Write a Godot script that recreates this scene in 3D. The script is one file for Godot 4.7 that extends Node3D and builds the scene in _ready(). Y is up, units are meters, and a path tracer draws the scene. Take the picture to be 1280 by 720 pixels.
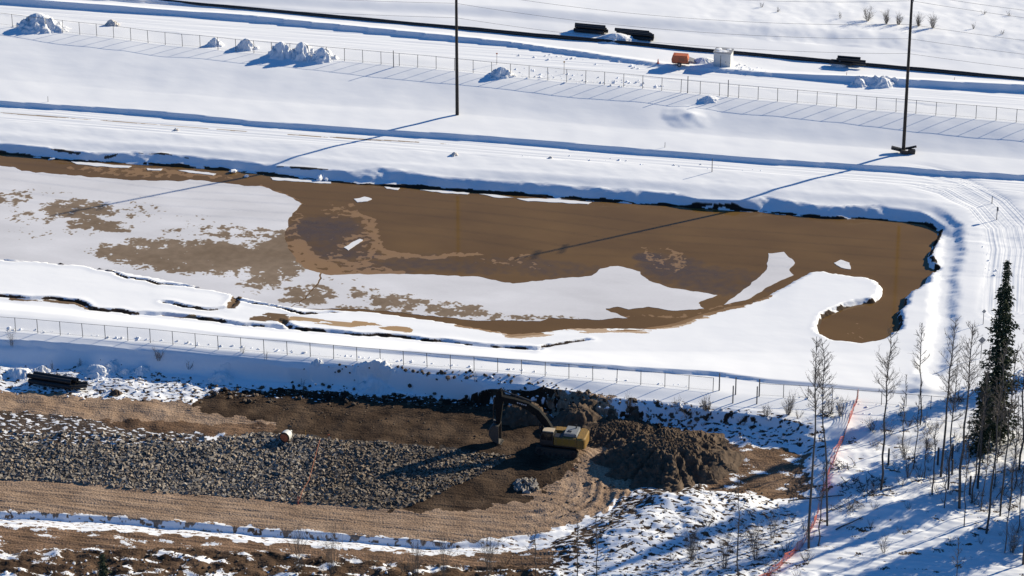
extends Node3D
# A snow-covered dyke pond with muddy melt water, a dirt excavation with riprap in front and a service road, fence and pipeline behind.
# u runs along the dyke (to the right and nearer), v away from the viewer; both in metres.
const CA := 0.97815
const SA := 0.20791
var M := {}
var names := {}
var rng := RandomNumberGenerator.new()
var nz := FastNoiseLite.new()
var nz2 := FastNoiseLite.new()
var streak := FastNoiseLite.new()
var lines := []          # break lines of the terrain: arrays of u, v, h
var pond := PackedVector2Array()      # pond outline in u, v
var cracks := []         # cracks in the shore ice, polylines in u, v
var bend := PackedVector2Array()
var mounds := []
var gully := PackedVector2Array()
var churn := Vector2.ZERO     # centre of the curved tracks by the excavator

func to_uv(x: float, z: float) -> Vector2:
	return Vector2(x * CA + z * SA, x * SA - z * CA)

func to_xz(u: float, v: float) -> Vector2:
	return Vector2(u * CA + v * SA, u * SA - v * CA)

func uvs(flat: Array) -> PackedVector2Array:
	var o := PackedVector2Array()
	for i in range(0, flat.size(), 2):
		o.append(to_uv(flat[i], flat[i + 1]))
	return o

func numbered(called: String) -> String:
	if not names.has(called):
		names[called] = 0
		return called
	names[called] += 1
	return "%s_%03d" % [called, names[called]]

func tag(o: Node, label: String, category: String, group := "", kind := "") -> void:
	if label: o.set_meta("label", label)
	if category: o.set_meta("category", category)
	if group: o.set_meta("group", group)
	if kind: o.set_meta("kind", kind)

func thing(called: String, at: Vector3, turn: float, label: String, category: String, group := "") -> Node3D:
	var o := Node3D.new()
	o.name = numbered(called)
	add_child(o)
	o.position = at
	o.rotation.y = turn
	tag(o, label, category, group)
	return o

func put(st: SurfaceTool, called: String, m: Material, parent: Node = self) -> MeshInstance3D:
	var o := MeshInstance3D.new()
	o.mesh = st.commit()
	o.material_override = m
	if parent == self:
		o.name = numbered(called)
		add_child(o)
	else:
		o.name = called
		parent.add_child(o, true)
	return o

func begin() -> SurfaceTool:
	var st := SurfaceTool.new()
	st.begin(Mesh.PRIMITIVE_TRIANGLES)
	return st

func mat(c: Color, rough := 0.9, metal := 0.0) -> StandardMaterial3D:
	var m := StandardMaterial3D.new()
	m.albedo_color = c.linear_to_srgb()
	m.roughness = rough
	m.metallic = metal
	return m

func noise_mat(a: Color, b: Color, freq: float, rough: float, bump := 0.0, scale := 1.0) -> StandardMaterial3D:
	var m := StandardMaterial3D.new()
	var n := FastNoiseLite.new()
	n.frequency = freq
	n.fractal_octaves = 4
	n.seed = int(freq * 1000) + int(a.r * 100)
	var im := n.get_image(256, 256, false, false, true)
	var w := 256
	var d := im.get_data()
	var o := PackedByteArray()
	o.resize(w * w * 3)
	var sa := a.linear_to_srgb()
	var sb := b.linear_to_srgb()
	for i in w * w:
		var c := sa.lerp(sb, d[i] / 255.0)
		o[i * 3] = c.r8
		o[i * 3 + 1] = c.g8
		o[i * 3 + 2] = c.b8
	m.albedo_texture = ImageTexture.create_from_image(Image.create_from_data(w, w, false, Image.FORMAT_RGB8, o))
	m.uv1_triplanar = true
	m.uv1_scale = Vector3.ONE * scale
	m.roughness = rough
	if bump > 0.0:
		m.heightmap_enabled = true
		m.heightmap_scale = bump
		m.heightmap_texture = ImageTexture.create_from_image(im)
	return m

func tri(st: SurfaceTool, a: Vector3, b: Vector3, c: Vector3, out: Vector3) -> void:
	var n := (b - a).cross(c - a)
	if n.length_squared() < 1e-14: return
	n = n.normalized()
	if n.dot(out) > 0.0:
		st.set_normal(n); st.add_vertex(a)
		st.set_normal(n); st.add_vertex(c)
		st.set_normal(n); st.add_vertex(b)
	else:
		st.set_normal(-n); st.add_vertex(a)
		st.set_normal(-n); st.add_vertex(b)
		st.set_normal(-n); st.add_vertex(c)

func quad(st: SurfaceTool, a: Vector3, b: Vector3, c: Vector3, d: Vector3, out: Vector3) -> void:
	tri(st, a, b, c, out)
	tri(st, a, c, d, out)

func side_axes(d: Vector3) -> Array:
	var x := d.cross(Vector3.UP if absf(d.y) < 0.9 else Vector3.RIGHT).normalized()
	return [x, x.cross(d).normalized()]

func tube(st: SurfaceTool, a: Vector3, b: Vector3, ra: float, rb: float, n := 6, caps := true) -> void:
	var d := (b - a).normalized()
	var ax := side_axes(d)
	for i in n:
		var t0 := TAU * i / n
		var t1 := TAU * (i + 1) / n
		var e0: Vector3 = ax[0] * cos(t0) + ax[1] * sin(t0)
		var e1: Vector3 = ax[0] * cos(t1) + ax[1] * sin(t1)
		var p := [a + e0 * ra, a + e1 * ra, b + e1 * rb, b + e0 * rb]
		var q := [e0, e1, e1, e0]
		var order := [0, 1, 2, 0, 2, 3] if (p[1] - p[0]).cross(p[2] - p[0]).dot(e0) < 0 else [0, 2, 1, 0, 3, 2]
		for k in order:
			st.set_normal(q[k]); st.add_vertex(p[k])
		if caps:
			tri(st, a, a + e0 * ra, a + e1 * ra, -d)
			tri(st, b, b + e0 * rb, b + e1 * rb, d)

func hollow(st: SurfaceTool, a: Vector3, b: Vector3, r: float, wall := 0.04, n := 14) -> void:
	tube(st, a, b, r, r, n, false)
	tube(st, a, b, r - wall, r - wall, n, false)
	var d := (b - a).normalized()
	var ax := side_axes(d)
	for i in n:
		var t0 := TAU * i / n
		var t1 := TAU * (i + 1) / n
		var e0: Vector3 = ax[0] * cos(t0) + ax[1] * sin(t0)
		var e1: Vector3 = ax[0] * cos(t1) + ax[1] * sin(t1)
		quad(st, a + e0 * r, a + e1 * r, a + e1 * (r - wall), a + e0 * (r - wall), -d)
		quad(st, b + e0 * r, b + e1 * r, b + e1 * (r - wall), b + e0 * (r - wall), d)

func box(st: SurfaceTool, c: Vector3, s: Vector3, bas := Basis.IDENTITY) -> void:
	var h := s * 0.5
	for ax in 3:
		for sg in [-1.0, 1.0]:
			var n := Vector3.ZERO
			n[ax] = sg
			var e := Vector3.ZERO
			var f := Vector3.ZERO
			e[(ax + 1) % 3] = h[(ax + 1) % 3]
			f[(ax + 2) % 3] = h[(ax + 2) % 3]
			var o: Vector3 = n * h[ax]
			quad(st, c + bas * (o - e - f), c + bas * (o + e - f), c + bas * (o + e + f), c + bas * (o - e + f), bas * n)

func prism(st: SurfaceTool, poly: PackedVector2Array, z0: float, z1: float, ch := 0.04) -> void:
	# a side outline in x, y, given depth from z0 to z1, edges chamfered
	var cx := Vector2.ZERO
	for p in poly: cx += p / poly.size()
	var small := Geometry2D.offset_polygon(poly, -ch, Geometry2D.JOIN_MITER)
	var inn: PackedVector2Array = small[0] if small.size() == 1 and small[0].size() == poly.size() else poly
	if inn == poly: ch = 0.0
	else:
		var best := 0
		for k in inn.size():
			if inn[k].distance_to(poly[0]) < inn[best].distance_to(poly[0]): best = k
		var turned := PackedVector2Array()
		for k in inn.size(): turned.append(inn[(best + k) % inn.size()])
		if turned[1].distance_to(poly[1]) > turned[turned.size() - 1].distance_to(poly[1]):
			var back := PackedVector2Array()
			for k in turned.size(): back.append(turned[(turned.size() - k) % turned.size()])
			turned = back
		inn = turned
	var ids := Geometry2D.triangulate_polygon(inn)
	for k in range(0, ids.size(), 3):
		for z in [z0, z1]:
			var o := Vector3(0, 0, -1 if z == minf(z0, z1) else 1)
			tri(st, Vector3(inn[ids[k]].x, inn[ids[k]].y, z), Vector3(inn[ids[k + 1]].x, inn[ids[k + 1]].y, z), Vector3(inn[ids[k + 2]].x, inn[ids[k + 2]].y, z), o)
	var za := minf(z0, z1)
	var zb := maxf(z0, z1)
	var cw := Geometry2D.is_polygon_clockwise(poly)
	for k in poly.size():
		var j := (k + 1) % poly.size()
		var e := poly[j] - poly[k]
		var nn := Vector2(e.y, -e.x).normalized()
		if cw: nn = -nn
		var o := Vector3(nn.x, nn.y, 0)
		quad(st, Vector3(poly[k].x, poly[k].y, za + ch), Vector3(poly[j].x, poly[j].y, za + ch), Vector3(poly[j].x, poly[j].y, zb - ch), Vector3(poly[k].x, poly[k].y, zb - ch), o)
		if ch > 0.0:
			quad(st, Vector3(poly[k].x, poly[k].y, za + ch), Vector3(poly[j].x, poly[j].y, za + ch), Vector3(inn[j].x, inn[j].y, za), Vector3(inn[k].x, inn[k].y, za), o + Vector3(0, 0, -1))
			quad(st, Vector3(poly[k].x, poly[k].y, zb - ch), Vector3(poly[j].x, poly[j].y, zb - ch), Vector3(inn[j].x, inn[j].y, zb), Vector3(inn[k].x, inn[k].y, zb), o + Vector3(0, 0, 1))

# ---------------------------------------------------------------- terrain
func line(flat: Array) -> void:
	var o := []
	for i in range(0, flat.size(), 3):
		var q := to_uv(flat[i], flat[i + 1])
		o.append(Vector3(q.x, q.y, flat[i + 2]))
	o.sort_custom(func(a, b): return a.x < b.x)
	lines.append(o)

func setup_terrain() -> void:
	nz.seed = 7
	nz.frequency = 0.05
	nz.fractal_octaves = 3
	nz2.seed = 21
	nz2.frequency = 0.3
	nz2.fractal_octaves = 3
	streak.seed = 5
	streak.frequency = 1.0
	streak.fractal_octaves = 2
	lines.append([Vector3(0, 420, 9.0)])
	lines.append([Vector3(0, 150, 8.2)])
	line([-86.05, -102.1, 7.4, 0, -89.71, 7.4, 41.34, -80.18, 7.4, 81.62, -73.25, 7.4])                      # low bank with willow shrubs
	line([-85.64, -99.03, 6.6, 0, -85.62, 6.6, 41.01, -75.5, 6.6, 80.64, -66.49, 6.6])
	line([-63.24, -96.07, 6.2, -30.13, -87.17, 6.2, 0, -79.71, 6.2, 40.48, -68.34, 6.2, 79.33, -57.79, 6.2])           # pipeline
	line([-85.66, -98.97, 6.2, -42.11, -89.57, 6.2, 0, -77.01, 6.2, 23.96, -66.76, 6.1, 52.35, -60.66, 6.2, 79.22, -57.08, 6.2])
	line([-85.18, -96.1, 6.75, -41.86, -86.58, 6.75, 0, -74.55, 6.6, 23.88, -65.11, 6.3, 39.89, -60.83, 6.4, 52.07, -58.08, 6.75, 78.67, -53.78, 6.9])  # windrow crest
	line([-85.3, -96.54, 5.9, -41.91, -86.84, 5.9, 0, -74.42, 5.9, 23.86, -64.38, 5.9, 39.88, -60.39, 5.9, 52.12, -58.24, 5.9, 78.77, -54, 5.9])
	line([-84.38, -90.47, 5.75, -41.17, -77.13, 5.75, 0, -66.25, 5.75, 39.42, -54.4, 5.75, 77.46, -45.43, 5.75])
	line([-73.09, -82, 5.6, -51.63, -74.88, 5.6, -24.53, -67.96, 5.6, 4.24, -60.13, 5.6, 22.34, -55.33, 5.6, 40.7, -50.27, 5.6, 55.82, -46.67, 5.6, 74.03, -41.79, 5.6])    # rear fence
	line([-80.74, -65.72, 3.4, -39.69, -56.8, 3.4, -8.34, -50.9, 3.4, 22.96, -43.47, 3.4, 58.31, -35.86, 3.3, 75.57, -32.01, 3.3])
	line([-79.45, -57.16, 3, -59.21, -53.85, 3, -39.08, -48.7, 3, -19.39, -44.83, 3, 0, -41.51, 3, 19.09, -36.94, 3, 37.88, -33.08, 3, 49.52, -31.18, 3, 63.89, -28.35, 3, 74.79, -26.79, 3])   # plough bank
	line([-79.52, -57.3, 2.35, -59.26, -54, 2.35, -39.11, -48.86, 2.35, -19.41, -45, 2.35, 0, -41.69, 2.35, 19.11, -37.12, 2.35, 37.91, -33.27, 2.35, 49.57, -31.37, 2.35, 63.93, -28.39, 2.35, 74.79, -26.53, 2.35])
	line([-78.63, -51.42, 2.15, -38.67, -43.02, 2.15, 0, -35.92, 2.25, 37.6, -29.14, 2.3, 61.6, -23.88, 2.3, 74.11, -22.05, 2.3])
	line([-77.99, -47.04, 1.75, -38.38, -39.12, 1.75, -23.82, -35.64, 1.85, 0, -30.82, 2, 37.25, -24.42, 1.95, 61.11, -19.87, 1.95, 73.54, -18.19, 1.9])
	line([-77.55, -43.99, 1.25, -70.05, -42.34, 1.25, -63.56, -40.63, 1.15, -55.94, -40.38, 1.25, -46.75, -38.56, 1.2, -38.19, -36.3, 1.2, -35.14, -35.34, 1.2, -28.48, -33.5, 1.3, -23.69, -32.75, 1.35, -18.73, -33.14, 1.7, -11.19, -30.17, 1.5, 0, -28.11, 1.45, 8.78, -26.87, 1.45, 13.08, -25.76, 1.4, 23.28, -24.23, 1.4, 26.89, -21.98, 1.2, 32.39, -21.14, 1.3, 37.09, -22.16, 1.5, 45.5, -19.03, 1.3, 52.98, -19.09, 1.4, 58.22, -17.6, 1.4, 62.23, -13.19, 1.4, 72.19, -9.19, 1.5])   # bank top
	line([-77.49, -43.06, 0.12, -67.41, -40.13, 0.12, -57.63, -38.84, 0.12, -41.18, -35.95, 0.12, -35.09, -34.2, 0.12, -23.64, -31.11, 0.1, -16.5, -29.55, 0.1, -6.46, -27.69, 0.1, 0, -26.47, 0.1, 16.29, -23.42, 0.1, 26.08, -21.61, 0.1, 36.96, -19.81, 0.1, 45.05, -17.44, 0.1, 50.57, -17.44, 0.1, 58.93, -15.38, 0.1, 62.89, -7.04, 1.2, 71.58, -5.16, 1.4])   # bank toe
	line([-78.27, -4.5, 0.1, -71.35, -3.11, 0.1, -61.69, -1.72, 0.1, -54.11, 1.3, 0.1, -44.91, 5.04, 0.08, -36.85, 9.82, 0.08, -23.61, 14.24, 0.08, -10.66, 17.31, 0.08, 3.91, 21.09, 0.08, 13.24, 20.09, 0.08, 21.27, 18.33, 0.08, 25.71, 15.06, 0.1, 34.69, 9.71, 0.15, 39.32, 6.18, 0.35, 50.47, 4.05, 0.6, 59.11, 4.95, 1, 69.88, 5.85, 1.4])    # near shore
	line([-70.13, 4.73, 0.3, -47.66, 10.04, 0.3, -29.88, 16.66, 0.25, 0, 23.69, 0.25, 25.37, 20.81, 0.3, 38.32, 17.71, 0.5, 49.08, 16.62, 0.7, 57.57, 16.76, 1, 68.08, 17.63, 1.4])
	line([-68.93, 12.42, 0.55, -56.53, 15.16, 0.5, -45.25, 17.6, 0.45, -33.85, 20.53, 0.4, -19.46, 23.02, 0.4, 0, 27.19, 0.4, 27.01, 28.34, 0.6, 39.84, 28.76, 0.8, 50.78, 29.18, 1, 66.13, 30.24, 1.5])
	line([-67.95, 18.21, 1.9, -48.38, 22.4, 1.85, -24.9, 28.34, 1.75, 0, 32.92, 1.75, 25.45, 36.46, 1.75, 32.43, 38.45, 1.7, 47.29, 41.47, 1.6, 64.08, 43.49, 1.7])    # track behind the front fence
	line([-67.78, 19.34, 1.95, -48.3, 23.14, 1.85, -24.88, 28.91, 1.5, 0, 33.27, 1.35, 25.44, 36.8, 1.35, 32.41, 38.89, 1.35, 47.26, 41.87, 1.35, 64.02, 43.97, 1.6])
	line([-65.12, 23.88, 1.5, -49.78, 26.84, 1.5, -34.41, 30.24, 1.5, -22.21, 32.39, 1.5, -1.32, 36.41, 1.5, 13.96, 39.43, 1.5, 22.75, 41.26, 1.5, 36.09, 43.11, 1.4, 63.68, 46.26, 1.4])      # front fence
	line([-66.89, 25.5, 1.1, -50.92, 27.94, 1.1, -32.98, 31.56, 1.1, -16.38, 34.4, 1.1, 0, 38.48, 0.7, 11.27, 41.92, 0.7, 20.03, 43.68, 0.9, 31.83, 46.55, 1.1, 62.78, 52.25, 1.1])
	line([-66.82, 26.18, 0.5, -61.43, 25.94, 0.5, -50.9, 28.37, 0.5, -42.97, 29.82, 0.5, -32.97, 32, 0.4, -28.78, 32.95, 0.4, -16.39, 34.37, 0.4, -11.02, 36.06, 0.2, 0, 38.87, 0.1, 4.56, 39.53, 0.2, 11.26, 42.47, 0.3, 20.02, 44.2, 0.6, 31.75, 47.7, 0.9, 36.51, 49.88, 1, 62.19, 56.15, 0.9])  # cut edge
	line([-66.63, 28.22, -1.3, -61.22, 28.22, -1.3, -50.82, 29.9, -1.3, -42.92, 31.09, -1.3, -33.01, 32.33, -1.5, -16.42, 34.44, -1.5, -11.05, 35.84, -1.5, 0, 39.54, -0.7, 4.55, 40.88, -0.6, 11.25, 43.34, -0.5, 20, 44.88, -0.4, 31.75, 48.18, -0.3, 36.37, 51.78, 0.2, 61.88, 58.29, 0.7])
	line([-66.18, 31.32, -1.65, -55.78, 31.79, -1.65, -45.3, 33.2, -1.65, -38.57, 33.67, -1.65, -32.9, 33.83, -1.8, -16.37, 35.93, -1.8, -7.15, 36.85, -1.8, 0, 38.53, -1.65, 12.06, 43.29, -1.2, 22.91, 46.92, -1.05, 35.4, 52.08, -0.75, 38.5, 55.18, 0.4, 61.5, 60.81, 0.6])
	line([-65.79, 33.99, -1.95, -56.33, 35.62, -1.95, -38.56, 37.24, -1.95, -32.75, 35.85, -1.95, -16.31, 37.7, -1.95, -7.12, 38.61, -1.95, 0, 40.43, -1.95, 12.04, 44.04, -1.72, 22.84, 48.38, -1.42, 35.28, 53.64, -1.05, 38.34, 56.91, 0.2, 61.22, 62.68, 0.5])     # cut toe
	line([-64.8, 40.5, -2.03, -54.38, 42.75, -2.03, -48.01, 45.64, -2.03, -31.89, 47.19, -2.03, -21.83, 48.93, -2.03, -9.39, 50.74, -2.1, 0, 51.47, -2.17, 13.76, 52.89, -2.1, 23.45, 55.03, -1.65, 34.83, 58.83, -1.2, 38.31, 62.35, 0, 60.51, 67.37, 0.3])
	line([-62.63, 55.19, -3.22, -52.7, 56.23, -3.22, -42.7, 58.52, -3.22, -30.91, 60.37, -3.22, -21.18, 61.8, -3.22, -15.36, 63.02, -3.22, -7.68, 62.69, -3.07, 0, 61.06, -2.85, 7.76, 58.62, -2.62, 15.54, 57.79, -2.4, 23.16, 60.17, -1.8, 34.42, 63.62, -1.27, 38.87, 66.53, -0.15, 59.71, 72.73, 0])   # riprap toe
	line([-61.19, 64.55, -3.26, -47.66, 65.75, -3.26, -39.4, 67.34, -3.26, -30.26, 68.91, -3.26, -18.84, 70.48, -3.26, -7.78, 72.48, -3.22, 0, 71.84, -3.15, 6.33, 69.34, -2.92, 11.91, 65.54, -2.62, 15.41, 61.3, -2.4, 20.2, 61.53, -1.95, 30.43, 65.89, -1.35, 39.52, 69.67, -0.6, 59.19, 76.19, -0.22])    # road edge
	line([-61.16, 65.08, -3.95, -47.63, 66.27, -3.95, -39.4, 67.65, -3.95, -30.26, 69.22, -3.95, -18.84, 70.78, -3.95, -7.78, 72.7, -3.85, 0, 73.03, -3.45, 6.29, 71.53, -3, 11.78, 69.86, -2.1, 16.99, 68.71, -1.12, 30.05, 70.68, -1.12, 39.14, 73.43, -0.68, 58.67, 79.68, -0.38])
	line([-60.59, 68.5, -3.38, -47.24, 69.28, -3.38, -39.11, 70.26, -3.38, -30.03, 72, -3.38, -18.7, 73.35, -3.38, -7.73, 74.88, -3.38, 0, 74.97, -3.22, 6.23, 75.03, -2.55, 11.63, 74.55, -1.65, 16.78, 73.59, -1.12, 29.77, 74.41, -1.2, 38.79, 76.99, -0.83, 58.17, 83, -0.6])
	line([-59.7, 74.21, -3.22, -29.84, 74.45, -3.3, 0, 78.6, -3.3, 10.95, 82.2, -2.1, 29.23, 81.55, -1.42, 57.44, 87.92, -0.9])
	line([-58.04, 84.79, -2.7, 0, 85.82, -3.15, 28.6, 89.92, -1.8, 56.46, 94.44, -1.2])
	lines.append([Vector3(0, -130, -5.0)])
	lines.append([Vector3(0, -420, -8.0)])
	pond = uvs([-93.93, -46.83, -77.47, -42.87, -67.39, -39.94, -57.61, -38.65, -49.09, -37.37, -41.17, -35.77, -38.11, -34.82, -35.07, -33.87, -28.42, -31.98, -23.63, -30.73, -16.5, -29.48, -6.46, -27.63, 0, -26.4, 7, -24.87, 16.29, -23.36, 26.08, -21.55, 36.95, -19.6, 45.05, -17.38, 50.57, -17.38, 56.19, -16.35, 58.93, -15.32, 60.77, -12.7, 59.61, -8.97, 58.04, -3.61, 57.85, -0.3, 58.67, 1.07, 57.19, 3.25, 56.27, 6.2, 55.02, 7.53, 53.32, 9.91, 52.7, 13.29, 51.53, 15.1, 51.57, 18.41, 50.72, 21.17, 48.54, 23.65, 45.58, 24.88, 42.51, 24.14, 40.78, 22.41, 40.69, 19.92, 41.66, 16.37, 44.26, 13.81, 46.36, 12.26, 48.79, 11.74, 50.1, 9.64, 50.47, 7.26, 50.16, 5.13, 48.85, 4.05, 46.19, 3.25, 42.71, 1.62, 41.03, 1.89, 39.19, 4.05, 34.72, 9.38, 31.84, 11.74, 25.71, 15.1, 21.27, 18.41, 16.95, 20.17, 13.25, 19.92, 7.95, 19.92, 3.91, 21.17, 0, 21.92, -3.49, 20.42, -7.44, 18.66, -10.66, 17.39, -13.89, 16.37, -19.31, 14.58, -23.61, 14.32, -30.12, 13.29, -36.85, 9.91, -44.88, 5.4, -54.11, 1.35, -62.21, -1.4, -71.35, -3.06, -86.46, -6.42])
	var ch: Vector3 = Vector3(0.97, -2.62, 58.2)
	churn = to_uv(ch.x, ch.z)
	bend = uvs([55.19, -28.76, 59.69, -27.2, 64.05, -24.73, 68.42, -18.67, 70.38, -11.01, 69.9, -3.31, 68.22, 4.96, 66.23, 16.82])
	gully = uvs([57.41, -17.49, 60.13, -16.3, 62.07, -11.91, 61.17, -4.21, 59.04, 5.4, 57.07, 19.74, 55.07, 29.6, 53.2, 36.25])
	cracks = [
		[uvs([-75.99, 8.95, -69.2, 10.79, -67.36, 10.79, -62.64, 11.31, -58.75, 12.09, -56.63, 14.43, -52.43, 15.45, -45.34, 16.73, -40.43, 18, -33.91, 19.77, -29.09, 20.53, -19.49, 22.4, -11.85, 24.25, -3.66, 25.97, 3.13, 27.19]), 0.55],
		[uvs([-46.9, 12.17, -43.83, 13.73, -41.27, 14.76, -38.12, 13.99, -37.41, 10.87, -38.06, 8.24, -40.43, 6.11, -41.45, 4.5, -45.69, 2.61, -49.02, 2.34]), 0.4],
		[uvs([-75.9, -3.71, -71.27, -2.6, -61.62, -1.22, -58.74, -0.39, -52.76, 3.42, -47.34, 5.84, -36.93, 8.77]), 0.25],
		[uvs([-37.41, 10.87, -33.4, 12.43, -27.82, 15.53, -23.58, 14.76]), 0.3],
		[uvs([3.13, 26.98, 4.7, 25.76, 9.97, 24.04]), 0.35],
		[uvs([-30.64, 18.04, -29.12, 20.06]), 0.5],
		[uvs([28.72, 13.21, 31.59, 12.17, 34.16, 9.56]), 0.3],
		[uvs([40.73, 22.84, 40.64, 20.35, 41.61, 16.81, 44.21, 14.25, 48.73, 12.17]), 0.2]]

func column(u: float) -> Array:
	# height breaks along v for one u, from far to near
	var vs := PackedFloat32Array()
	var hs := PackedFloat32Array()
	for l in lines:
		var n: int = l.size()
		var v: float
		var h: float
		if u <= l[0].x or n == 1:
			v = l[0].y
			h = l[0].z
		elif u >= l[n - 1].x:
			v = l[n - 1].y
			h = l[n - 1].z
		else:
			var k := 1
			while l[k].x < u: k += 1
			var t: float = (u - l[k - 1].x) / maxf(0.001, l[k].x - l[k - 1].x)
			v = lerpf(l[k - 1].y, l[k].y, t)
			h = lerpf(l[k - 1].z, l[k].z, t)
		if vs.size() and v > vs[vs.size() - 1] - 0.12: v = vs[vs.size() - 1] - 0.12
		vs.append(v)
		hs.append(h)
	return [vs, hs]

func dist_to(line_: PackedVector2Array, q: Vector2) -> Vector2:
	# distance to a polyline and length along it
	var best := 1e9
	var at := 0.0
	var run := 0.0
	for k in line_.size() - 1:
		var a := line_[k]
		var ab := line_[k + 1] - a
		var le := ab.length()
		var t := clampf((q - a).dot(ab) / (le * le), 0.0, 1.0)
		var d := (q - a - ab * t).length()
		if d < best:
			best = d
			at = run + le * t
		run += le
	return Vector2(best, at)

func height(u: float, v: float, col: Array) -> float:
	var vs: PackedFloat32Array = col[0]
	var hs: PackedFloat32Array = col[1]
	var lo := 0
	var hi := vs.size() - 1
	while hi - lo > 1:
		var mid := (lo + hi) >> 1
		if vs[mid] >= v: lo = mid
		else: hi = mid
	var t := clampf((vs[lo] - v) / (vs[lo] - vs[hi]), 0.0, 1.0)
	var wide := vs[lo] - vs[hi]
	var s := t * t * (3.0 - 2.0 * t)
	var h := lerpf(hs[lo], hs[hi], lerpf(t, s, 0.7 if wide < 6.0 else 0.35))
	var n1 := nz.get_noise_2d(u, v)
	# roads keep wheel ruts along u, the open snow drifts
	if lo == 7 or lo == 12:
		h += streak.get_noise_2d(u * 0.03, v * 1.5) * 0.08
	elif lo < 16:
		h += n1 * 0.14 + nz.get_noise_2d(u * 0.6 + 40, v * 2.0) * 0.05
	elif lo == 16:
		h += 0.0
	elif lo < 23:
		h += (n1 * 0.12 + nz.get_noise_2d(u * 0.6 + 40, v * 2.0) * 0.05) * clampf(h * 1.2, 0.0, 1.0)
	if lo <= 2 and u > 0.0: h += (nz2.get_noise_2d(u * 0.4, v * 0.25) * 0.16 + nz2.get_noise_2d(u * 1.4, v * 1.4) * 0.05) * smoothstep(0.0, 25.0, u)
	if lo == 6 or lo == 11: h += nz2.get_noise_2d(u * 2.2, v * 2.2) * 0.16
	if lo >= 13 and lo <= 15: h += nz2.get_noise_2d(u * 0.8, v * 1.6) * (0.3 if lo == 15 and u < 49.0 else 0.035)
	if lo >= 23 and lo <= 27: h += n1 * 0.12 + nz2.get_noise_2d(u * 0.7, v * 0.7) * (0.12 if lo < 25 else 0.3)
	if lo == 28: h += nz2.get_noise_2d(u * 0.8, v * 0.8) * 0.2
	if lo >= 29:
		var cr := Vector2(u, v) - churn
		var rr := cr.length() + n1 * 1.5
		var kk := smoothstep(4.0, 7.0, rr) * smoothstep(18.0, 13.0, rr) * smoothstep(-2.0, 4.0, cr.x)
		h += nz2.get_noise_2d(u * 0.6, v * 1.6) * 0.12 + streak.get_noise_2d(u * 0.05, v * 1.1) * 0.12 * (1.0 - kk)
		if kk > 0.0: h += kk * (streak.get_noise_2d(rr * 0.7, cr.angle() * 0.7) * 0.3 + nz2.get_noise_2d(u * 2.0, v * 2.0) * 0.12)
	if lo >= 33: h += nz2.get_noise_2d(u * 0.9, v * 0.9) * 0.5
	for m in mounds:
		var dx: float = u - m[0]
		var dv: float = v - m[1]
		if absf(dx) < m[2] and absf(dv) < m[3]:
			var r: float = sqrt(dx * dx / (m[2] * m[2]) + dv * dv / (m[3] * m[3])) + nz2.get_noise_2d(u * 0.5 + m[0], v * 0.5) * m[5]
			if r < 1.0: h += m[4] * (1.0 - r) * (1.0 - r * 0.4)
	if v < 70.0 and v > -40.0:
		var q := Vector2(u, v)
		if u > 30.0 and v > -25.0:
			var b := dist_to(bend, q)
			if b.x < 4.5:
				h += (streak.get_noise_2d(b.y * 0.05, b.x * 1.4 + 9.0) * 0.1 - 0.12) * clampf((4.5 - b.x) * 0.7, 0.0, 1.0) * smoothstep(0.0, 7.0, b.y)
			var gl := dist_to(gully, q)
			if gl.x < 2.2: h -= 0.5 * smoothstep(2.2, 0.5, gl.x + nz2.get_noise_2d(u, v) * 0.5) * smoothstep(0.0, 6.0, gl.y)
		if v < 62.0 and v > -32.0:
			var d := dist_to(pond, q).x
			if Geometry2D.is_point_in_polygon(q, pond):
				h = -0.45 * clampf(d / 0.6, 0.05, 1.0)
			elif u > 28.0 and d < 4.0:
				h = minf(h, 0.05 + maxf(0.0, d - 0.1 + nz2.get_noise_2d(u, v) * 0.4) * (1.6 if v > -12.0 else 0.75))
			if v < 12.0 and v > -32.0 and u < 50.0:
				for c in cracks:
					var dc := dist_to(c[0], q + Vector2(0, nz2.get_noise_2d(u * 0.5, 7.0) * 0.7)).x + nz2.get_noise_2d(u * 1.5, v * 1.5) * 0.1
					if dc < c[1]: h -= 0.38 * smoothstep(c[1], c[1] * 0.3, dc)
					elif dc < c[1] + 1.2 and v < vs[17]: h += 0.1 * (1.0 - (dc - c[1]) / 1.2)
	return h

func ground(x: float, z: float) -> float:
	var q := to_uv(x, z)
	return height(q.x, q.y, column(q.x))

func on(p: Vector3, lift := 0.0) -> Vector3:
	return Vector3(p.x, ground(p.x, p.z) + lift, p.z)

func steps(a: float, b: float, d: float) -> PackedFloat32Array:
	var o := PackedFloat32Array()
	var n := int(round((b - a) / d))
	for i in n + 1: o.append(a + (b - a) * i / n)
	return o

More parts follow.
